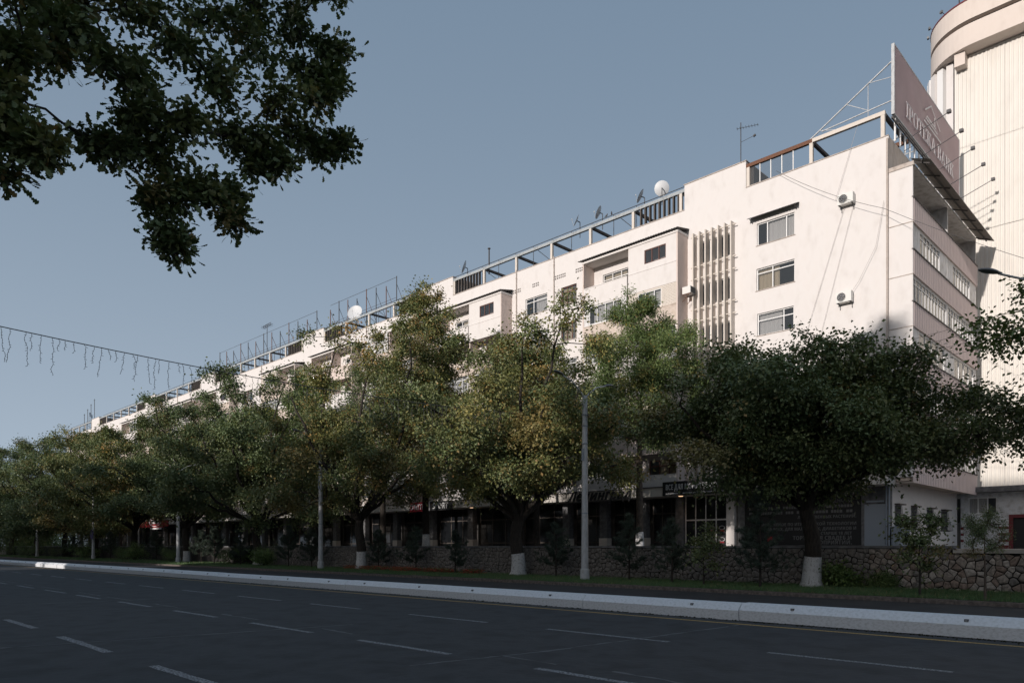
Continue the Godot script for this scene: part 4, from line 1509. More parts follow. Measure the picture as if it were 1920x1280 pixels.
func cables() -> void:
	cable("cable", "black cable bundle drooping from the drainpipe to the lower air conditioner", [Vector3(-13.6, 20.6, -42.85), Vector3(-14.0, 18.2, -42.8), Vector3(-14.9, 16.5, -42.8), Vector3(-15.2, 16.1, -42.8), Vector3(-15.5, 15.9, -42.8)], 0.009, mats.wire_pale)
	cable("cable", "long overhead cable from the roof corner down past the side balconies to the right", [Vector3(-19.6, 24.3, -42.6), Vector3(-13.4, 19.9, -42.2), Vector3(-2.0, 11.6, -39.0)], 0.011, mats.wire, 0.25)
	cable("cable", "thin pale cable falling steeply across the blank wall, left of its pair", [Vector3(-15.7, 21.0, -42.9), Vector3(-18.3, 13.0, -42.9)], 0.009, mats.wire_pale)
	cable("cable", "thin pale cable falling steeply across the blank wall, right of its pair", [Vector3(-15.2, 21.0, -42.9), Vector3(-17.3, 13.0, -42.9)], 0.008, mats.wire_pale)
	cable("cable", "thin cable from the roof beam to the upper air conditioner", [Vector3(-15.0, 25.3, -42.9), Vector3(-16.2, 21.5, -42.85)], 0.009, mats.wire_pale)
	for k in 4:
		cable("cable", ["topmost of four parallel cables rising to the right past the corner", "second of four parallel cables rising to the right past the corner", "third of four parallel cables rising to the right past the corner", "lowest of four parallel cables rising to the right past the corner"][k], [Vector3(-16.0, 12.3 - k * 0.35, -42.0), Vector3(2.0, 13.3 - k * 0.62, -37.0 + k * 0.3)], 0.011, mats.wire, 0.5)
	# strings of icicle lights straight across the avenue
	var o := thing("icicle_light_garland", "string of unlit icicle lights strung across the avenue", "light garland", Vector3(-26.0, 0, 0))
	var path := func(t: float) -> Vector3: return Vector3(0, 8.75 - 3.2 * t * (1.0 - t), lerpf(3.5, -30.5, t))
	var g := Geo.new()
	var p := PackedVector3Array()
	var rr := PackedFloat32Array()
	for k in 25:
		p.append(path.call(k / 24.0))
		rr.append(0.016)
	g.tube(p, rr, 5)
	put("cable", g, mats.wire, o)
	rng.seed = 404
	var t := 0.1
	while t < 0.99:
		var top: Vector3 = path.call(t)
		var drop := rng.randf_range(0.3, 1.15)
		g = Geo.new()
		p = PackedVector3Array()
		rr = PackedFloat32Array()
		var drift := 0.0
		var n := int(drop / 0.09) + 2
		for k in n + 1:
			drift += rng.randfn() * 0.022
			p.append(top + Vector3(rng.randfn() * 0.01, -drop * k / n, drift))
			rr.append(0.0075)
		g.tube(p, rr, 3)
		for k in range(1, n + 1):
			g.line(p[k], p[k] + Vector3(rng.randfn() * 0.02, -0.02, rng.randf_range(-0.06, 0.06)), 0.007, 3)
		put("light_strand", g, mats.wire, o)
		t += rng.randf_range(0.004, 0.011)


# ---------------------------------------------------------------- the tower behind
func tower() -> void:
	var T := thing("office_tower", "tall cream tower clad in ribbed panels with a rounded cornice", "building")
	var xr := 14.0
	var c := Vector3(-12.4, 0, -60.8)
	var cc := Vector3(-13.9, 0, -60.75)
	var g := Geo.new()
	# core: flat front, rounded corner, side
	g.quad(Vector3(cc.x, 5.0, -58.56), Vector3(xr, 5.0, -58.56), Vector3(xr, 36.5, -58.56), Vector3(cc.x, 36.5, -58.56))
	g.quad(Vector3(xr, 1.5, -58.56), Vector3(xr, 1.5, -80.0), Vector3(xr, 36.5, -80.0), Vector3(xr, 36.5, -58.56))
	g.quad(Vector3(cc.x - 1.55, 1.5, -80.0), Vector3(cc.x - 1.55, 1.5, cc.z), Vector3(cc.x - 1.55, 36.5, cc.z), Vector3(cc.x - 1.55, 36.5, -80.0))
	g.quad(Vector3(xr, 1.5, -80.0), Vector3(cc.x - 1.55, 1.5, -80.0), Vector3(cc.x - 1.55, 36.5, -80.0), Vector3(xr, 36.5, -80.0))
	put("wall", g, mats.cladding, T)
	g = Geo.new()
	for k in 8:
		var a := PI / 2 + PI / 2 * k / 8
		var b := PI / 2 + PI / 2 * (k + 1) / 8
		var pa := cc + Vector3(cos(a) * 1.6, 0, sin(a) * 1.6)
		var pb := cc + Vector3(cos(b) * 1.6, 0, sin(b) * 1.6)
		g.quad(pb, pa, pa + Vector3.UP * 36.5, pb + Vector3.UP * 36.5)
	put("corner_wall", g, mats.old_brick, T)
	# ribbed cladding, a row of sheets per storey group
	var y := 5.1
	var row := 0
	while y < 35.7:
		var y1 := minf(y + 6.1, 35.78)
		for k in 9:
			var x0 := -13.9 + k * 3.0
			g = Geo.new()
			ribbed(g, x0, x0 + 2.99, y, y1 - 0.03, 0.0, 0.25, 0.045)
			put("cladding_sheet", g, mats.cladding, T, Vector3(0, 0, -58.5 + 0.012 * (row % 2) - 0.004 * (k % 2)))
		y = y1
		row += 1
	for k in 6:
		var a := PI / 2 + 0.14 + k * 0.31
		var d := Vector3(cos(a), 0, sin(a))
		g = Geo.new()
		g.box(-0.23, 5.0, -0.3, 0.23, 35.7, 0.3)
		put("fin", g, mats.frame_white if k % 2 else mats.plaster, T, cc + d * 1.95, PI / 2 - a)
	# cornice: two bands with a groove, running round the corner
	var ring := func(r: float) -> PackedVector3Array:
		var p := PackedVector3Array([Vector3(xr + 1.2, 0, c.z + r)])
		for k in 17:
			var a := PI / 2 + PI / 2 * k / 16
			p.append(c + Vector3(cos(a) * r, 0, sin(a) * r))
		p.append(Vector3(c.x - r, 0, -80.0))
		return p
	var band := func(r0: float, y0: float, r1: float, y1: float) -> Geo:
		var gg := Geo.new()
		var a: PackedVector3Array = ring.call(r0)
		var b: PackedVector3Array = ring.call(r1)
		for k in a.size() - 1:
			gg.quad(a[k + 1] + Vector3.UP * y0, a[k] + Vector3.UP * y0, b[k] + Vector3.UP * y1, b[k + 1] + Vector3.UP * y1)
		return gg
	put("soffit", band.call(0.6, 35.801, 3.5, 35.8), mats.cornice, T)
	put("cornice_band", band.call(3.5, 35.8, 3.5, 37.25), mats.cornice, T)
	put("cornice_ledge", band.call(3.5, 37.25, 3.1, 37.26), mats.cornice, T)
	put("cornice_groove", band.call(3.1, 37.26, 3.1, 37.55), mats.louvre, T)
	put("cornice_ledge", band.call(3.1, 37.55, 3.5, 37.56), mats.cornice, T)
	put("cornice_band", band.call(3.5, 37.56, 3.5, 38.9), mats.cornice, T)
	put("roof_edge", band.call(3.53, 38.9, 3.53, 39.0), mats.dark_red, T)
	put("roof_edge_top", band.call(3.53, 39.0, 1.0, 39.02), mats.rust, T)
	g = Geo.new()
	g.box(c.x, 38.7, -79.0, xr, 39.0, c.z + 3.0)
	put("roof", g, mats.roof_sheet, T)
	g = Geo.new()
	g.box(-11.6, 39.02, -70.0, -3.0, 42.5, -60.2)
	put("roof_hut", g, mats.shop_white, T)
	g = Geo.new()
	g.box(-13.75, 34.9, -58.6, -13.1, 35.79, -57.75)
	put("cornice_bracket", g, mats.cornice, T)
	for k in 3:
		var a := [2.2, 2.65, 2.95][k] as float
		var p := c + Vector3(cos(a) * 3.4, 39.0, sin(a) * 3.4)
		var o := thing("roof_light", ["small floodlight on the tower roof edge, nearest the front", "small floodlight on the rounded tower roof edge, middle of three", "small floodlight on the rounded tower roof edge, farthest back"][k], "floodlight", p, PI / 2 - a)
		g = Geo.new()
		g.line(Vector3(0, 0, -0.2), Vector3(0, 0.2, 0.25), 0.02, 5)
		put("arm", g, mats.dark_metal, o)
		g = Geo.new()
		g.bar(Vector3(-0.1, 0.22, 0.28), Vector3(0.1, 0.22, 0.28), 0.13, 0.15)
		put("lamp_head", g, mats.lamp_head, o)
	var m := thing("roof_aerial", "tall aerial mast on the tower roof left of the white hut", "aerial", Vector3(-14.2, 39.0, -61.0))
	g = Geo.new()
	g.line(Vector3.ZERO, Vector3(0, 4.5, 0), 0.05, 5)
	put("mast", g, mats.rail_dark, m)
	g = Geo.new()
	g.line(Vector3(-0.2, 1.6, 0), Vector3(0.9, 1.9, 0.3), 0.03, 4)
	g.bar(Vector3(0.1, 1.1, 0), Vector3(0.1, 1.6, 0), 0.3, 0.2)
	put("antenna", g, mats.pole, m)


func annex() -> void:
	var A := thing("shop_annex", "white single-storey shop front with dark red stripes at the foot of the tower", "building")
	var z := -57.5
	var g := Geo.new()
	g.wall(-13.3, 1.5, 9.0, 5.25, z, [[-12.85, 3.85, -11.2, 4.95], [-13.1, 1.72, -11.1, 3.0], [-10.3, 1.5, -8.6, 3.55]], 0.2)
	put("wall", g, mats.shop_white, A)
	g = Geo.new()
	g.box(-13.9, 5.25, -58.4, 9.0, 5.6, -56.4)
	put("canopy", g, mats.grey_wall, A)
	g = Geo.new()
	g.box(-14.6, 1.5, -58.0, -13.32, 3.3, -57.9)
	g.box(-13.3, 1.5, -60.0, 9.0, 1.6, z - 0.25)
	g.box(-13.3, 1.6, -60.1, 9.0, 5.2, -60.0)
	put("back_wall", g, mats.room, A)
	window(A, Vector3(-12.02, 3.85, z - 0.08), 0.0, 1.65, 1.1, [0.34, 0.68], 0.0, "frame_white", "curtain", false)
	g = Geo.new()
	var yy := 1.72
	while yy < 3.0:
		g.box(-13.1, yy, z - 0.16, -11.1, minf(yy + 0.085, 3.0), z - 0.1)
		yy += 0.095
	put("roller_shutter", g, mats.shop_white, A)
	g = Geo.new()
	g.box(-13.2, 3.0, z - 0.18, -11.0, 3.25, z + 0.16)
	put("shutter_box", g, mats.panel_white, A)
	for k in 3:
		g = Geo.new()
		var y := 1.95 + k * 0.42
		g.box(-13.29, y, z, -13.11, y + 0.17, z + 0.012)
		g.box(-11.08, y, z, -10.52, y + 0.17, z + 0.012)
		put("red_stripe", g, mats.dark_red, A)
	g = Geo.new()
	g.box(-11.08, 1.5, z, -10.52, 1.72, z + 0.012)
	g.box(-10.5, 1.5, z - 0.1, -10.28, 3.75, z + 0.05)
	g.box(-8.62, 1.5, z - 0.1, -8.4, 3.75, z + 0.05)
	g.box(-10.28, 3.53, z - 0.1, -8.62, 3.75, z + 0.05)
	put("door_frame", g, mats.dark_red, A)
	g = Geo.new()
	g.box(-10.28, 1.5, z - 0.14, -9.48, 3.52, z - 0.1)
	g.box(-9.44, 1.5, z - 0.14, -8.62, 3.52, z - 0.1)
	put("door", g, mats.sign_black, A)


# ---------------------------------------------------------------- street
func sheet(x0: float, x1: float, z0: float, z1: float, y: float) -> Geo:
	var g := Geo.new()
	g.quad(Vector3(x0, y, z1), Vector3(x1, y, z1), Vector3(x1, y, z0), Vector3(x0, y, z0))
	return g


func worn_strip(g: Geo, a: Vector3, b: Vector3, w: float, ragged: float, step := 0.35) -> void:
	var n := maxi(1, int(a.distance_to(b) / step))
	var s := (b - a).normalized().cross(Vector3.UP)
	var l0 := a - s * w / 2
	var r0 := a + s * w / 2
	for k in range(1, n + 1):
		var c := a.lerp(b, float(k) / n)
		var l1 := c - s * (w / 2 + rng.randfn() * ragged)
		var r1 := c + s * (w / 2 + rng.randfn() * ragged)
		g.quad(l0, l1, r1, r0) if (l1 - l0).cross(r0 - l0).y < 0 else g.quad(l0, r0, r1, l1)
		l0 = l1
		r0 = r1


func street() -> void:
	rng.seed = 55
	struct("ground", sheet(-900, 900, -900, 900, -0.03), mats.soil)
	var road := struct("road", sheet(-420, 160, -15.6, 0.4, 0.0), mats.asphalt)
	struct("side_road", sheet(-420, 160, -23.55, -15.6, 0.0), mats.asphalt_dark)
	# lane lines: dashes worn at their edges
	for q in [[-3.7, -10.6, 2.7, 4.55, 0.14], [-7.26, -11.0, 2.55, 4.3, 0.13], [-10.87, -9.75, 2.75, 4.6, 0.12]]:
		var x: float = q[1] + 4 * q[3]
		while x > -150.0:
			var g := Geo.new()
			worn_strip(g, Vector3(x, 0.004, q[0]), Vector3(x + q[2] * rng.randf_range(0.92, 1.05), 0.004, q[0] + rng.randfn() * 0.015), q[4], 0.009)
			put("lane_dash", g, mats.paint_white, road)
			x -= q[3] * (1.0 + rng.randfn() * 0.02)
	var g := Geo.new()
	worn_strip(g, Vector3(-200, 0.004, -14.42), Vector3(30, 0.004, -14.42), 0.13, 0.006, 0.6)
	put("edge_line", g, mats.paint_yellow, road)
	# seams in the asphalt and the ghost of an older line
	g = Geo.new()
	var seams := [[Vector3(-14.4, 0.0045, -1.5), Vector3(-13.6, 0.0045, -6.2), Vector3(-13.2, 0.0045, -8.6)], [Vector3(-8.1, 0.0045, -6.2), Vector3(-7.7, 0.0045, -8.4), Vector3(-7.35, 0.0045, -14.2)], [Vector3(-24.5, 0.0045, -5.0), Vector3(-24.0, 0.0045, -9.0)], [Vector3(-3.0, 0.0045, -3.0), Vector3(-2.2, 0.0045, -9.5)]]
	for s in seams:
		for k in s.size() - 1:
			worn_strip(g, s[k], s[k + 1], 0.05, 0.022, 0.16)
	put("asphalt_seam", g, mats.paint_old, road)
	g = Geo.new()
	var x := -3.0
	while x > -60.0:
		worn_strip(g, Vector3(x, 0.0042, -7.72 + rng.randfn() * 0.04), Vector3(x - rng.randf_range(1.0, 3.5), 0.0042, -7.72 + rng.randfn() * 0.04), 0.06, 0.02, 0.2)
		x -= rng.randf_range(3.0, 5.5)
	put("old_line", g, mats.paint_old, road)
	# near kerb and pavement under the camera
	g = Geo.new()
	g.box(-200, -0.02, 0.4, 60, 0.14, 0.58)
	struct("kerb", g, mats.kerb)
	struct("pavement", sheet(-200, 60, 0.58, 9.0, 0.13), mats.paving)
	# far kerb, verge and terrace
	g = Geo.new()
	var kx := 22.0
	while kx > -170.0:
		var dy := rng.randfn() * 0.006
		g.box(kx - 1.19, -0.02, -23.78, kx, 0.125 + dy, -23.55 + rng.randfn() * 0.008)
		kx -= 1.2
	struct("far_kerb", g, mats.kerb)
	g = Geo.new()
	g.box(-175, -0.02, -28.3, 25, 0.12, -23.78)
	struct("verge", g, mats.soil)
	g = Geo.new()
	g.box(-175, -0.02, -84.0, 25, 1.5, -28.75)
	struct("terrace", g, mats.paving)
	rng.seed = 56
	var where := []
	var tints := []
	for k in 30000:
		var px := 8.0 - 75.0 * pow(rng.randf(), 1.6)
		var pz := rng.randf_range(-28.25, -23.82)
		where.append(Transform3D(Basis(Vector3.UP, rng.randf() * TAU).scaled(Vector3(1.3, rng.randf_range(0.7, 1.5), 1.3)), Vector3(px, 0.12, pz)))
		tints.append(pick("grass"))
	for k in 9000:
		where.append(Transform3D(Basis(Vector3.UP, rng.randf() * TAU).scaled(Vector3(3.0, rng.randf_range(1.0, 2.2), 3.0)), Vector3(rng.randf_range(-150, -60), 0.12, rng.randf_range(-28.2, -23.9))))
		tints.append(pick("grass"))
	var gr := scatter(numbered("grass"), "grass", mats.blade, where, tints, self)
	gr.set_meta("kind", "stuff")
	tag(gr, "mown grass on the strip between the side road and the stone wall", "grass")
	where = []
	tints = []
	for k in 2600:
		var px := rng.randf_range(-41.5, -29.0)
		if sin(px * 1.9) > -0.55:
			where.append(Transform3D(Basis.from_euler(Vector3(rng.randfn() * 0.4, rng.randf() * TAU, 0)).scaled(Vector3.ONE * rng.randf_range(0.8, 1.5)), Vector3(px, rng.randf_range(0.16, 0.36), rng.randf_range(-27.3, -26.4))))
			tints.append(pick("red"))
	gr = scatter(numbered("flowers"), "bloom", mats.flower, where, tints, self)
	gr.set_meta("kind", "stuff")
	tag(gr, "low bed of red flowers in front of the stone wall", "flowers")
	# fallen leaves on the verge and along the gutter
	where = []
	tints = []
	for k in 900:
		where.append(Transform3D(Basis.from_euler(Vector3(rng.randfn() * 0.2, rng.randf() * TAU, rng.randfn() * 0.2)).scaled(Vector3(0.35, 0.06, 0.35)), Vector3(rng.randf_range(-45, 4), 0.13, rng.randf_range(-26.5, -23.85))))
		tints.append(Color(0.16, 0.11, 0.06) * rng.randf_range(0.6, 1.4))
	gr = scatter(numbered("fallen_leaves"), "oak_far", mats.oak_leaf, where, tints, self)
	gr.set_meta("kind", "stuff")
	tag(gr, "dry fallen leaves scattered on the grass verge", "leaves")


func barrier() -> void:
	var joints := [9.2, 3.5, -2.2, -7.8, -12.25, -18.1, -23.7]
	rng.seed = 77
	while joints.size() < 28:
		joints.append(joints[-1] - 5.6 + rng.randfn() * 0.12)
	var prof := [Vector2(-15.1, 0.0), Vector2(-15.08, 0.225), Vector2(-15.23, 0.365), Vector2(-15.27, 0.375), Vector2(-15.55, 0.375), Vector2(-15.59, 0.365), Vector2(-15.74, 0.225), Vector2(-15.72, 0.0)]
	for k in joints.size() - 1:
		var a: float = joints[k + 1] + 0.012
		var b: float = joints[k] - 0.012
		var dy := rng.randfn() * 0.006
		var label := "white concrete barrier segment, %s from the near right end of the row" % ORDINAL[mini(k, ORDINAL.size() - 1)]
		if k == 3:
			label = "white concrete barrier segment below the lamp post, between the two dark joints in front"
		var o := thing("barrier_segment", label, "road barrier", Vector3(0, dy, rng.randfn() * 0.01), 0.0, "concrete barrier segments along the road")
		var g := Geo.new()
		for j in prof.size() - 1:
			var p: Vector2 = prof[j]
			var q: Vector2 = prof[j + 1]
			g.quad(Vector3(a, p.y, p.x), Vector3(b, p.y, p.x), Vector3(b, q.y, q.x), Vector3(a, q.y, q.x))
		for x in [a, b]:
			var m := Vector3(x, 0.1, -15.41)
			for j in prof.size() - 1:
				g.tri(m, Vector3(x, prof[j].y, prof[j].x), Vector3(x, prof[j + 1].y, prof[j + 1].x))
		put("body", g, mats.barrier, o)
		var x := b - 1.2
		while x > a + 0.2:
			g = Geo.new()
			g.box(x - 0.033, 0.275, -15.2, x + 0.033, 0.325, -15.135)
			put("reflector", g, mats.dark_metal, o)
			g = Geo.new()
			g.box(x - 0.02, 0.285, -15.135, x + 0.022, 0.315, -15.13)
			put("reflector_lens", g, mats.lens, o)
			x -= 3.2
	# grit that collects at the foot of the barrier
	var g := Geo.new()
	for k in 1500:
		var x := 2.0 - 45.0 * pow(rng.randf(), 1.5)
		var z := -15.06 + absf(rng.randfn()) * 0.09
		var s := rng.randf_range(0.006, 0.022)
		g.bar(Vector3(x, 0.0, z), Vector3(x + s, s * 0.7, z + rng.randfn() * s), s, s)
	var o := put("grit", g, mats.soil)
	o.set_meta("kind", "stuff")
	tag(o, "dark grit along the foot of the concrete barrier", "grit")


func clip(poly: PackedVector2Array, m: Vector2, d: Vector2) -> PackedVector2Array:
	var out := PackedVector2Array()
	for k in poly.size():
		var p := poly[k]
		var q := poly[(k + 1) % poly.size()]
		var a := (p - m).dot(d)
		var b := (q - m).dot(d)
		if a <= 0.0:
			out.append(p)
		if (a < 0.0 and b > 0.0) or (a > 0.0 and b < 0.0):
			out.append(p.lerp(q, a / (a - b)))
	return out


func stone_wall() -> void:
	rng.seed = 88
	var zf := -28.3
	var W := thing("stone_wall", "rubble stone retaining wall with a thin coping along the verge", "wall")
	var g := Geo.new()
	g.box(-150, 0.0, -28.76, -6.8, 1.58, zf)
	g.box(-6.8, 0.0, -28.76, 12.0, 1.42, zf)
	put("mortar", g, mats.mortar, W)
	g = Geo.new()
	g.box(-150, 1.58, -28.85, -6.75, 1.67, zf + 0.09)
	put("coping", g, mats.grey_wall, W)
	g = Geo.new()
	g.box(-6.75, 1.42, -28.85, 12.0, 1.55, zf + 0.12)
	put("coping", g, mats.concrete, W)
	var cells := []
	var size := 0.22
	var rows := 8
	var cols := int(62.0 / size)
	var pts := []
	var sizes := []
	for i in cols:
		var col := []
		var sz := []
		for j in rows:
			sz.append(rng.randf_range(-0.16, 0.16))
			var sx := (i + rng.randf_range(-0.42, 0.42) + 0.5 * (j % 2)) * size
			var sy := (j + 0.5 + rng.randf_range(-0.36, 0.36)) * 0.196
			col.append(Vector2(5.0 - sx, sy + 0.02) if rng.randf() > 0.14 else Vector2(999.0, 0.0))
		pts.append(col)
		sizes.append(sz)
	for i in cols:
		for j in rows:
			var c: Vector2 = pts[i][j]
			if c.x > 900.0:
				continue
			var top := 1.57 if c.x < -6.8 else 1.41
			var poly := PackedVector2Array([c + Vector2(-0.36, -0.3), c + Vector2(0.36, -0.3), c + Vector2(0.36, 0.3), c + Vector2(-0.36, 0.3)])
			for u in range(maxi(0, i - 2), mini(cols, i + 3)):
				for v in range(maxi(0, j - 2), mini(rows, j + 3)):
					if (u != i or v != j) and pts[u][v].x < 900.0:
						var d: Vector2 = pts[u][v] - c
						poly = clip(poly, c + d * (0.5 + 0.5 * (sizes[i][j] - sizes[u][v])), d.normalized())
			poly = clip(poly, Vector2(0, top), Vector2(0, 1))
			poly = clip(poly, Vector2(0, 0.02), Vector2(0, -1))
			if poly.size() >= 3 and c.y < top:
				cells.append([c, poly])
	var rest := Geo.new()
	var made := 0
	for cell in cells:
		var poly: PackedVector2Array = cell[1]
		var mid := Vector2.ZERO
		for p in poly:
			mid += p
		mid /= poly.size()
		var one := made < 300 and mid.x < 1.0
		var s := Geo.new() if one else rest
		var proud := rng.randf_range(0.035, 0.085)
		var shrink := rng.randf_range(0.85, 0.95)
		var tilt := Vector2(rng.randfn(), rng.randfn()) * 0.05
		var outer := []
		var edge := []
		var face := []
		for p in poly:
			var d := (p - mid) * shrink + Vector2(rng.randfn(), rng.randfn()) * 0.006
			outer.append(Vector3(mid.x + d.x, mid.y + d.y, zf - 0.005))
			edge.append(Vector3(mid.x + d.x * 0.97, mid.y + d.y * 0.97, zf + proud * 0.6 + tilt.dot(d)))
			face.append(Vector3(mid.x + d.x * 0.62, mid.y + d.y * 0.62, zf + proud + tilt.dot(d) + rng.randfn() * 0.007))
		var top := Vector3(mid.x, mid.y, zf + proud * 1.1)
		for k in poly.size():
			var l := (k + 1) % poly.size()
			s.quad(outer[k], outer[l], edge[l], edge[k])
			s.quad(edge[k], edge[l], face[l], face[k])
			s.tri(face[k], face[l], top)
		if one:
			put("stone", s, mats["stone%d" % (rng.randi() % 4)], W)
			made += 1
	var o := put("stone_field", rest, mats.stone1, W)
	o.set_meta("kind", "stuff")


func lamp_post(label: String, at: Vector3, h := 8.35, arm := 1.55) -> Node3D:
	var o := thing("lamp_post", label, "lamp post", at, 0.0, "grey lamp posts along the verge")
	var g := Geo.new()
	g.lathe(Vector3.ZERO, [[0.0, 0.0], [0.215, 0.0], [0.215, 0.46], [0.2, 0.5], [0.165, 0.52], [0.15, 2.2], [0.135, 4.5], [0.125, 6.1], [0.118, h], [0.0, h + 0.02]], 16)
	put("pole", g, mats.pole, o)
	g = Geo.new()
	for y in [h - 2.2, h - 1.4, h - 0.9, 3.0]:
		g.lathe(Vector3(0, y, 0), [[0.137 if y < 4.0 else 0.128, 0.0], [0.15, 0.005], [0.15, 0.05], [0.137 if y < 4.0 else 0.12, 0.055]], 14)
	put("clamp_band", g, mats.cabinet, o)
	g = Geo.new()
	g.box(-0.06, h - 2.95, 0.11, 0.06, h - 2.4, 0.16)
	put("service_door", g, mats.cabinet, o)
	for s in [1.0, -1.0]:
		g = Geo.new()
		g.tube(PackedVector3Array([Vector3(0, h - 0.12, 0.05 * s), Vector3(0, h + 0.1, 0.25 * s), Vector3(0, h + 0.5, arm * 0.55 * s), Vector3(0, h + 0.68, arm * s)]), PackedFloat32Array([0.035, 0.035, 0.032, 0.03]), 7, true)
		put("arm", g, mats.pole, o)
		g = Geo.new()
		# a flattened drop: broad in the middle, pointed towards the tip
		var prof := [[0.0, 0.02, 0.04], [0.08, 0.05, 0.05], [0.2, 0.105, 0.075], [0.36, 0.14, 0.085], [0.5, 0.125, 0.075], [0.62, 0.075, 0.05], [0.68, 0.01, 0.015]]
		var up := Vector3(0, 1, -0.16 * s).normalized()
		var along := Vector3(0, 0.16, s).normalized()
		for k in prof.size() - 1:
			for j in 10:
				var f := func(i: int, jj: int) -> Vector3:
					var a := TAU * jj / 10.0
					var ht: float = prof[i][2] * sin(a)
					return Vector3(0, h + 0.68, arm * s - 0.1 * s) + along * prof[i][0] + Vector3(prof[i][1] * cos(a) * s, 0, 0) + up * (ht if ht > 0.0 else ht * 0.45)
				g.quad(f.call(k, j), f.call(k, j + 1), f.call(k + 1, j + 1), f.call(k + 1, j))
		put("lamp_head", g, mats.lamp_head, o)
	return o


func lamps() -> void:
	var first := lamp_post("large grey lamp post nearest the camera, in front of the script sign", Vector3(-20.9, 0.12, -25.9))
	var at := [-43.6, -68.1, -93.0, -118.3]
	var labels := ["grey lamp post second from the near one, its top lost in foliage", "grey lamp post third along the verge, left of the red shop sign", "grey lamp post with a small purple round sign, fourth along the verge", "slim pale lamp post farthest down the verge"]
	for k in 4:
		copy(first, labels[k], Vector3(at[k], 0.12, -25.9))
	lamp_post("lamp post at the right edge of the view, only its lamp head showing", Vector3(-3.36, 0.12, -25.5), 8.5, 1.85).rotation.y = -PI / 4
	var s := thing("round_road_sign", "small round purple road sign clamped to a lamp post", "road sign", Vector3(-92.95, 3.0, -25.72))
	var g := Geo.new()
	g.lathe(Vector3.ZERO, [[0.0, 0.02], [0.55, 0.02], [0.55, 0.0], [0.0, 0.0]], 20, Basis(Vector3.RIGHT, PI / 2))
	put("plate", g, mat("sign_purple", lin(0.05, 0.03, 0.12), 0.5), s)
	g = Geo.new()
	g.box(-0.03, -0.4, -0.2, 0.03, 0.4, -0.002)
	put("bracket", g, mats.dark_metal, s)


func canopy_lamps() -> void:
	for q in [[-26.0, "warm round downlight under the canopy beside the glazed shop door"], [-46.6, "warm round downlight under the canopy near the red and black sign"]]:
		var o := thing("downlight", q[1], "lamp", Vector3(q[0], 4.98, -42.3), 0.0, "downlights under the shop canopy")
		var g := Geo.new()
		g.lathe(Vector3.ZERO, [[0.0, -0.03], [0.13, -0.03], [0.16, 0.0]], 14)
		put("lamp_glow", g, mats.lamp_glow, o)
		var l := SpotLight3D.new()
		l.name = "lamp_light"
		l.light_color = Color(1.0, 0.8, 0.6)
		l.light_energy = 0.35
		l.light_size = 0.12
		l.spot_angle = 70.0
		l.spot_range = 12.0
		l.spot_attenuation = 2.0
		l.shadow_enabled = true
		l.rotation.x = -PI / 2
		l.position = Vector3(0, -0.05, 0)
		o.add_child(l)


# ---------------------------------------------------------------- greenery
const FOREGROUND := [-10.53,8.11,-2.26,0.39,-10.67,8.54,-2.82,0.49,-10.20,7.65,-2.58,0.33,-10.34,7.39,-2.44,0.23,-10.97,8.10,-3.23,0.33,-10.66,8.69,-3.53,0.58,-10.81,8.58,-4.09,0.54,-10.71,7.74,-3.48,0.40,-10.45,7.30,-3.74,0.44,-10.82,6.72,-3.38,0.29,-10.71,7.15,-3.48,0.29,-10.97,6.89,-3.92,0.42,-10.65,7.28,-4.25,0.42,-10.82,6.19,-3.80,0.30,-10.73,6.36,-4.17,0.38,-10.71,5.74,-3.90,0.17,-10.73,6.57,-4.59,0.32,-10.50,6.17,-4.81,0.17,-10.75,6.58,-4.84,0.20,-10.93,8.27,-4.68,0.56,-11.00,9.24,-5.30,0.59,-10.99,7.62,-5.03,0.41,-10.94,7.31,-5.36,0.25,-10.70,8.40,-5.59,0.55,-10.82,7.64,-5.48,0.34,-10.92,9.92,-6.08,0.53,-10.67,10.36,-6.33,0.48,-10.86,9.22,-6.15,0.44,-10.72,9.70,-6.56,0.36,-10.67,8.69,-6.33,0.39,-10.75,9.14,-6.68,0.27,-10.92,7.99,-6.08,0.39,-10.79,7.92,-6.50,0.22,-10.68,8.11,-6.74,0.13,-11.04,9.39,-4.56,0.64,-10.94,9.99,-5.36,0.59,-9.53,7.61,-1.84,0.16,-10.08,7.07,-2.00,0.19,-10.19,6.70,-1.89,0.16,-10.17,6.14,-1.91,0.22,-9.94,5.96,-2.13,0.11,-9.83,5.97,-2.24,0.06,-10.17,5.65,-1.91,0.16,-10.19,6.45,-1.89,0.09,-10.70,7.39,-5.59,0.17,-10.60,5.55,-4.01,0.06,-11.02,6.75,-3.17,0.11]


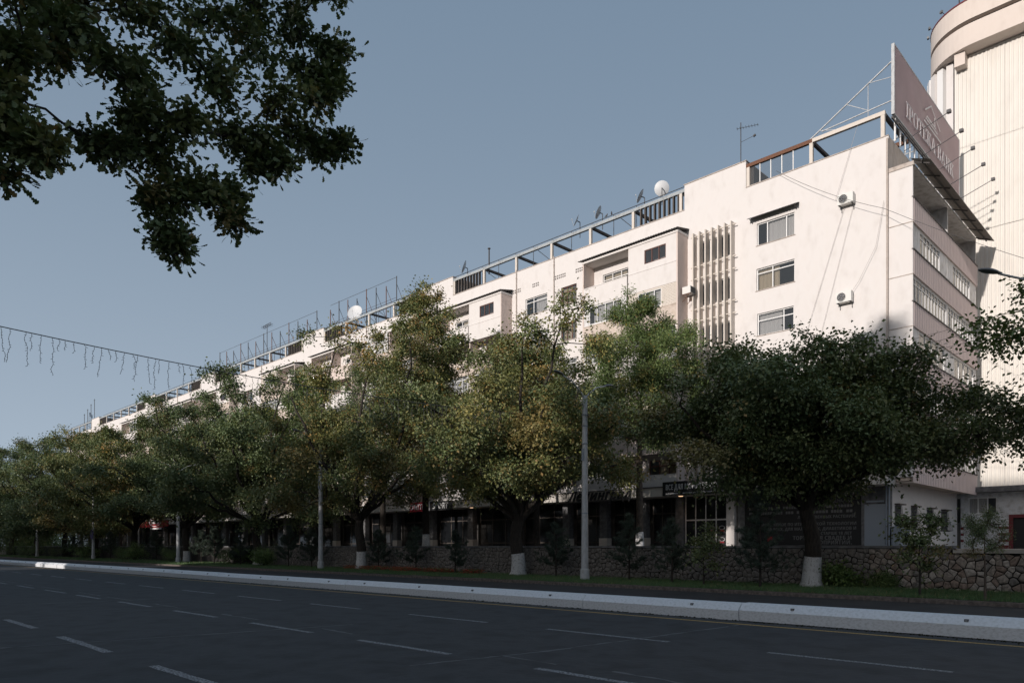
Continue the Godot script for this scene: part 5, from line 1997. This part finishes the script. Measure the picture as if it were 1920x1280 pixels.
func greenery() -> void:
	# the row on the verge, from the right
	var row := [
		[-2.2, -27.8, {"H": 10.2, "R": 5.2, "size": 0.85, "per": 11, "base": 2.9, "tr": 0.24, "seed": 11, "limbs": 9, "fork_y": 3.0, "pal": "acacia", "clumps": 80}, "leafy tree at the right edge of the view with sunlit upper leaves"],
		[-11.2, -27.3, {"H": 9.6, "R": 6.6, "base": 4.3, "size": 0.88, "per": 11, "tr": 0.30, "seed": 12, "limbs": 17, "reaches": [Vector3(-3.63, 6.90, 2.87), Vector3(-1.79, 6.55, 3.88), Vector3(-3.97, 7.25, 1.10), Vector3(-1.15, 7.70, 2.25), Vector3(-2.05, 8.30, -0.09), Vector3(1.33, 7.70, 1.78), Vector3(0.01, 7.90, -0.85), Vector3(2.41, 7.45, -0.12), Vector3(-0.12, 7.00, -3.54), Vector3(2.42, 6.85, -2.67), Vector3(2.72, 6.65, -4.37), Vector3(4.70, 6.05, -4.07), Vector3(4.68, 5.25, -1.81), Vector3(0.68, 7.00, 4.11), Vector3(3.38, 5.25, 2.29), Vector3(-0.81, 5.65, -4.81), Vector3(-4.38, 7.10, -1.30)], "fork_y": 2.7, "pal": "oak", "clumps": 136, "twigs": 10, "wash": 1.15, "flat": 0.5, "fork": 0.62}, "spreading dark shaded oak with a whitewashed trunk in front of the black poster"],
		[-26.65, -27.5, {"H": 13.2, "R": 7.4, "base": 5.3, "tr": 0.34, "seed": 13, "limbs": 11, "fork_y": 2.6, "pal": "autumn", "clumps": 80, "twigs": 10, "wash": 1.15, "fork": 0.55}, "forked oak with a whitewashed foot left of the nearest lamp post"],
		[-41.2, -27.5, {"H": 15.6, "R": 7.6, "base": 4.4, "tr": 0.32, "seed": 14, "limbs": 11, "fork_y": 3.0, "pal": "autumn", "clumps": 80, "wash": 1.2, "lean": Vector3(0.4, 0, 0)}, "oak with turning leaves and whitewashed foot by the second lamp post"],
		[-55.8, -27.5, {"H": 15.2, "R": 8.0, "base": 4.0, "tr": 0.33, "seed": 15, "limbs": 11, "fork_y": 2.8, "pal": "oak", "clumps": 80, "wash": 1.1}, "dark trunked oak between the second and third lamp posts"],
		[-70.5, -27.6, {"H": 14.8, "R": 7.6, "base": 5.4, "tr": 0.32, "seed": 16, "limbs": 10, "fork_y": 3.0, "pal": "oak", "clumps": 80, "wash": 1.1}, "broad oak behind the third lamp post"],
		[-84.5, -27.6, {"H": 14.6, "R": 7.6, "base": 5.4, "tr": 0.34, "seed": 17, "limbs": 10, "fork_y": 3.0, "pal": "autumn", "clumps": 80}, "oak with yellowing crown in front of the red shop"],
		[-98.0, -27.6, {"H": 15.6, "R": 8.2, "base": 3.6, "tr": 0.36, "seed": 18, "limbs": 10, "fork_y": 2.4, "pal": "autumn", "clumps": 80}, "oak with a thick dark trunk right of the farthest lamp post"],
		[-112.0, -27.8, {"H": 15.6, "R": 8.4, "base": 3.6, "tr": 0.36, "seed": 19, "limbs": 10, "fork_y": 3.2, "pal": "oak", "clumps": 80}, "tall sunlit oak near the far end of the block"],
		[-127.0, -27.8, {"H": 16.6, "R": 8.6, "base": 3.6, "tr": 0.36, "seed": 20, "limbs": 10, "fork_y": 3.2, "pal": "oak", "clumps": 80}, "tall oak at the far left with a spiky top against the sky"],
		[-143.0, -27.8, {"H": 16.4, "R": 8.8, "base": 3.6, "tr": 0.36, "seed": 21, "limbs": 10, "fork_y": 3.2, "pal": "oak", "clumps": 80}, "tree at the left edge of the view down the avenue"],
	]
	for t in row:
		var o: Dictionary = t[2]
		if t[0] < -80.0:
			o.per = 9
			o.size = 1.35
		elif t[0] < -50.0:
			o.size = 1.15
		tree("oak_tree", t[3], "tree", Vector3(t[0], 0.12, t[1]), o, "oaks along the verge")
	var last: Node3D = get_child(get_child_count() - 1)
	var far := [[-160.0, -27.0], [-178.0, -29.0], [-196.0, -26.0], [-215.0, -32.0], [-238.0, -27.0], [-265.0, -30.0], [-190.0, -40.0]]
	for k in far.size():
		copy(last, "tree down the avenue beyond the left edge of the block, %s from the near one" % ORDINAL[k], Vector3(far[k][0], -0.4, far[k][1]), 0.9 + k * 1.1)
	# trees on the terrace close to the block
	var back := [
		[-24.9, -36.0, {"H": 14.6, "R": 4.4, "base": 5.5, "tr": 0.22, "seed": 31, "pal": "acacia", "leaf": "pinnate", "size": 1.5, "clumps": 30, "twigs": 9, "per": 12, "bark": "bark_pale", "wash": 1.0, "taper": 0.7}, "feathery tree with a pale sunlit trunk on the terrace beside the fins"],
		[-31.8, -34.5, {"H": 13.4, "R": 4.2, "base": 5.5, "tr": 0.2, "seed": 32, "pal": "autumn", "clumps": 28, "taper": 0.7}, "tree with pointed sunlit tops on the terrace in front of the first balconies"],
		[-41.2, -33.0, {"H": 18.8, "R": 5.0, "base": 6.0, "tr": 0.24, "seed": 33, "pal": "autumn", "clumps": 36, "taper": 0.42, "leader": 0.8, "wash": 1.0, "lean": Vector3(-0.8, 0, -0.4)}, "tallest slender tree whose tip rises above the roof line"],
		[-36.0, -37.5, {"H": 13.2, "R": 3.6, "base": 5.0, "tr": 0.18, "seed": 34, "pal": "autumn", "clumps": 22}, "small orange tinged tree close to the block behind the tall slender one"],
		[-50.0, -35.5, {"H": 15.6, "R": 5.0, "base": 5.0, "tr": 0.24, "seed": 35, "pal": "oak", "clumps": 30}, "green tree on the terrace with a top against the parapet"],
		[-62.0, -36.0, {"H": 16.5, "R": 4.6, "base": 5.5, "tr": 0.2, "seed": 36, "pal": "acacia", "clumps": 26, "wash": 1.2, "size": 1.2, "taper": 0.6}, "thin leaning tree with a white foot on the terrace under the canopy"],
		[-73.5, -36.0, {"H": 14.6, "R": 5.0, "base": 5.0, "tr": 0.2, "seed": 37, "pal": "yellow", "clumps": 28, "size": 1.3, "twigs": 7}, "pale yellow green tree lit by the sun against the facade"],
		[-87.0, -36.5, {"H": 14.4, "R": 5.4, "base": 5.0, "tr": 0.22, "seed": 38, "pal": "yellow", "clumps": 28, "size": 1.4, "twigs": 7}, "second pale yellow green tree farther along the facade"],
		[-121.0, -37.5, {"H": 14.0, "R": 5.0, "base": 4.5, "tr": 0.2, "seed": 39, "pal": "russet", "clumps": 26, "size": 1.5, "twigs": 7}, "russet brown tree near the far end of the facade"],
	]
	for t in back:
		tree("terrace_tree", t[3], "tree", Vector3(t[0], 1.5, t[1]), t[2], "trees on the terrace")
	# saplings behind the kerb
	tree("sapling", "young leafy sapling in front of the grilled windows", "sapling", Vector3(-6.7, 0.12, -24.3), {"H": 2.6, "R": 0.75, "base": 0.7, "tr": 0.03, "seed": 51, "pal": "oak", "clumps": 8, "twigs": 4, "per": 5, "size": 0.62})
	tree("sapling", "bare stemmed sapling in front of the roller shutter", "sapling", Vector3(-4.95, 0.12, -24.0), {"H": 2.55, "R": 0.7, "base": 1.2, "tr": 0.03, "seed": 52, "pal": "oak", "leaf": "pinnate", "clumps": 10, "twigs": 4, "per": 5, "size": 0.6, "bark": "bark_pale"})
	tree("sapling", "small broad-leaved sapling between two pines left of the dark oak", "sapling", Vector3(-14.6, 0.12, -25.4), {"H": 2.3, "R": 0.8, "base": 0.5, "tr": 0.03, "seed": 53, "pal": "oak", "clumps": 6, "twigs": 4, "per": 4, "size": 0.65})
	var pines := [[-12.1, -25.0, 3.5, 1.25, "tallest young pine standing left of the dark oak"], [-16.4, -26.0, 2.7, 1.0, "young pine right of the nearest lamp post, second from it"], [-19.1, -26.8, 2.9, 1.0, "young pine just right of the nearest lamp post"], [-23.6, -27.0, 2.7, 1.1, "young pine just left of the nearest lamp post"], [-31.0, -26.9, 2.3, 0.9, "low young pine at the right end of the red flower bed"], [-35.2, -27.4, 2.7, 1.1, "young pine behind the middle of the red flower bed"], [-38.8, -27.2, 2.5, 1.1, "young pine at the left end of the red flower bed"], [-46.5, -26.9, 2.6, 1.3, "young pine left of the second lamp post"], [-49.8, -26.9, 3.0, 1.4, "bushy young pine two places left of the second lamp post"], [-57.5, -26.8, 3.1, 1.5, "young pine under the oak between the lamp posts"], [-62.0, -26.6, 3.2, 1.5, "dense young pine right of the third lamp post"], [-65.2, -26.8, 3.0, 1.4, "dense young pine touching the third lamp post"], [-76.0, -26.8, 3.0, 1.5, "young pine left of the third lamp post"], [-90.0, -26.8, 3.2, 1.7, "young pine by the purple round sign"], [-105.0, -26.8, 3.2, 1.8, "young pine between the two farthest lamp posts"]]
	for k in pines.size():
		var p: Array = pines[k]
		pine(p[4], Vector3(p[0], 0.12, p[1]), p[2], p[3], 600 + k)
	var shrubs := [[-52.5, -26.2, 1.7, 0.8, "pale sunlit shrub by the left end of the visible wall"], [-53.9, -27.2, 2.3, 1.1, "dark green shrub against the wall beneath an oak"], [-59.6, -27.2, 2.2, 1.2, "round dark shrub beneath the oak with a forked trunk"], [-71.5, -26.6, 2.0, 1.3, "dark shrub left of the third lamp post"], [-80.5, -26.4, 2.2, 1.5, "light green spreading shrub in front of the red shop"], [-85.5, -26.6, 1.7, 1.3, "low green shrub right of the purple sign post"], [-98.0, -26.4, 2.3, 1.8, "green shrub left of the purple sign post"], [-111.0, -26.4, 2.4, 2.0, "green shrub right of the farthest lamp post"], [-124.0, -26.4, 2.5, 2.2, "green shrub at the far left end of the verge"], [-137.0, -26.4, 2.6, 2.4, "last green shrub down the verge at the left edge"], [-10.4, -28.0, 1.0, 0.8, "leafy shrub hugging the whitewashed trunk of the dark oak"], [-9.0, -28.0, 0.6, 0.7, "low weedy shrub at the wall foot right of the dark oak"], [-150.0, -24.5, 4.5, 4.0, "big green bush under the farthest trees down the avenue"], [-168.0, -25.5, 5.0, 4.5, "second big green bush under the farthest trees down the avenue"], [-192.0, -24.5, 5.5, 6.0, "third big green bush under the farthest trees down the avenue"], [-225.0, -24.0, 6.0, 8.0, "last big green bush where the avenue ends at the left edge"], [-162.0, -34.0, 4.5, 5.0, "big bush under the trees past the far end of the block"], [-180.0, -40.0, 6.0, 8.0, "tall thicket closing the view past the far end of the block"], [-205.0, -46.0, 8.0, 12.0, "farthest thicket past the end of the block"]]
	for k in shrubs.size():
		var p: Array = shrubs[k]
		shrub(p[4], Vector3(p[0], 0.12, p[1]), p[2], p[3], 700 + k)
	# the tree over the camera's left: boughs hang into the view
	var list := []
	for k in FOREGROUND.size() / 4:
		var c := Vector3(FOREGROUND[k * 4], FOREGROUND[k * 4 + 1], FOREGROUND[k * 4 + 2]) - Vector3(-13.6, -0.2, 1.9)
		list.append([c, FOREGROUND[k * 4 + 3] * 0.82 * (0.6 if FOREGROUND[k * 4 + 2] > -2.2 else 1.0)])
	rng.seed = 900
	for k in 46:
		var c := Vector3(1.2, 11.2, -2.4) + ball() * Vector3(4.6, 2.6, 5.0)
		if c.y > 11.0:
			list.append([c, rng.randf_range(0.5, 0.9)])
	tree("overhanging_oak", "oak beside the camera whose dark boughs hang into the top left of the view", "tree", Vector3(-13.6, 0.13, 1.9), {"H": 14.0, "R": 5.0, "base": 6.0, "tr": 0.33, "seed": 901, "pal": "oak", "leaf": "oak_near", "list": list, "twigs": 8, "per": 7, "fork": 0.8, "flat": 0.8, "size": 0.72})


func near_side() -> void:
	# what stands behind the camera and keeps the low sun off the road
	var a := tree("street_tree", "tallest tree behind the camera on the near pavement", "tree", Vector3(-11.2, 0.13, 9.5), {"H": 25.0, "R": 3.4, "base": 6.0, "tr": 0.35, "seed": 61, "pal": "oak", "clumps": 36, "per": 8, "size": 1.5, "taper": 0.7, "leader": 0.8}, "trees on the near pavement")
	copy(a, "second tallest tree behind the camera, left of the tallest", Vector3(-14.0, -1.4, 10.5), 2.0)
	var b := tree("street_tree", "oak on the near pavement, first to the left of the tall trees", "tree", Vector3(-31.0, 0.13, 4.2), {"H": 15.4, "R": 6.6, "base": 4.0, "tr": 0.32, "seed": 62, "pal": "oak", "clumps": 40, "per": 8, "size": 1.5}, "trees on the near pavement")
	var k := 0
	for x in [-43.0, -55.5, -70.0, -83.0, -96.0, -110.0, -124.0, -138.0, -152.0, -168.0]:
		copy(b, "oak on the near pavement, %s to the left of the tall trees" % ORDINAL[k + 1], Vector3(x, 0.13, 4.2 + (k % 3) * 0.6), k * 1.3 + 0.7)
		k += 1
	for q in [[-16.0, 40.0, 33.0, 70.0, "plain high block added unseen far behind the camera to shade the street"], [-190.0, -66.0, 19.5, 50.0, "plain six-storey shade block added unseen across the avenue, farther down"], [-57.0, -10.0, 19.5, 50.0, "short six-storey shade block added unseen across the avenue between its neighbours"]]:
		var o := thing("unseen_shade_building", q[4], "building", Vector3(0, 0, q[3]))  # unseen blocks, added and sized to keep low sun off the street
		var g := Geo.new()
		g.box(q[0], 0.0, 0.0, q[1], q[2], 14.0)
		put("wall", g, mats.plaster_beige, o)
		g = Geo.new()
		g.box(q[0] - 0.3, q[2], -0.3, q[1] + 0.3, q[2] + 0.25, 14.3)
		put("roof", g, mats.concrete, o)
		var f := 1.2
		while f < q[2] - 2.0:
			var x: float = q[0] + 2.0
			while x < q[1] - 3.0:
				if x > -90.0 and x < 15.0:
					g = Geo.new()
					g.box(x, f, -0.07, x + 1.8, f + 1.45, -0.01)
					put("window", g, mats.shop_glass, o)
				x += 4.2
			f += 2.9


# ---------------------------------------------------------------- everything
func _ready() -> void:
	var cam := Camera3D.new()
	cam.name = "camera"
	cam.position = Vector3(0, EYE, 0)
	cam.rotation = Vector3(0, deg_to_rad(44.6), 0)
	cam.projection = Camera3D.PROJECTION_FRUSTUM
	cam.near = 0.1
	cam.far = 2000.0
	cam.size = 0.1 * 1280.0 / 1370.0
	cam.frustum_offset = Vector2(0, 0.1 * 384.0 / 1370.0)
	add_child(cam)
	cam.current = true

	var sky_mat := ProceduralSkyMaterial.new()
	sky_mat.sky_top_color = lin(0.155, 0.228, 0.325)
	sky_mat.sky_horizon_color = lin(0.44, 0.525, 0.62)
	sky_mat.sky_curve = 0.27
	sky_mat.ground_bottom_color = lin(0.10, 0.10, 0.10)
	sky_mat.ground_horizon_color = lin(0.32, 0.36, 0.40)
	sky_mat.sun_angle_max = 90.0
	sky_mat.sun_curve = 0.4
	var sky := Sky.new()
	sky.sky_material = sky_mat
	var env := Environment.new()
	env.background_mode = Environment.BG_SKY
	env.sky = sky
	env.tonemap_mode = Environment.TONE_MAPPER_LINEAR
	env.tonemap_exposure = 1.0
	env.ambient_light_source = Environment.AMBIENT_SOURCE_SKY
	env.sdfgi_enabled = true
	env.ssao_enabled = true
	env.ssil_enabled = true
	var we := WorldEnvironment.new()
	we.name = "environment"
	we.environment = env
	add_child(we)

	var sun := DirectionalLight3D.new()
	sun.name = "sun"
	sun.light_color = Color(1.0, 0.965, 0.935)
	sun.light_energy = 1.2
	sun.light_angular_distance = 0.55
	sun.shadow_enabled = true
	var alt := deg_to_rad(12.0)
	var az := deg_to_rad(-3.0)
	sun.look_at_from_position(Vector3.ZERO, -Vector3(-sin(az) * cos(alt), sin(alt), cos(az) * cos(alt)), Vector3.UP)
	add_child(sun)

	make_materials()
	street()
	barrier()
	apartment_block()
	tower()
	annex()
	stone_wall()
	signs()
	billboard()
	rooftop_bits()
	cables()
	lamps()
	canopy_lamps()
	greenery()
	near_side()
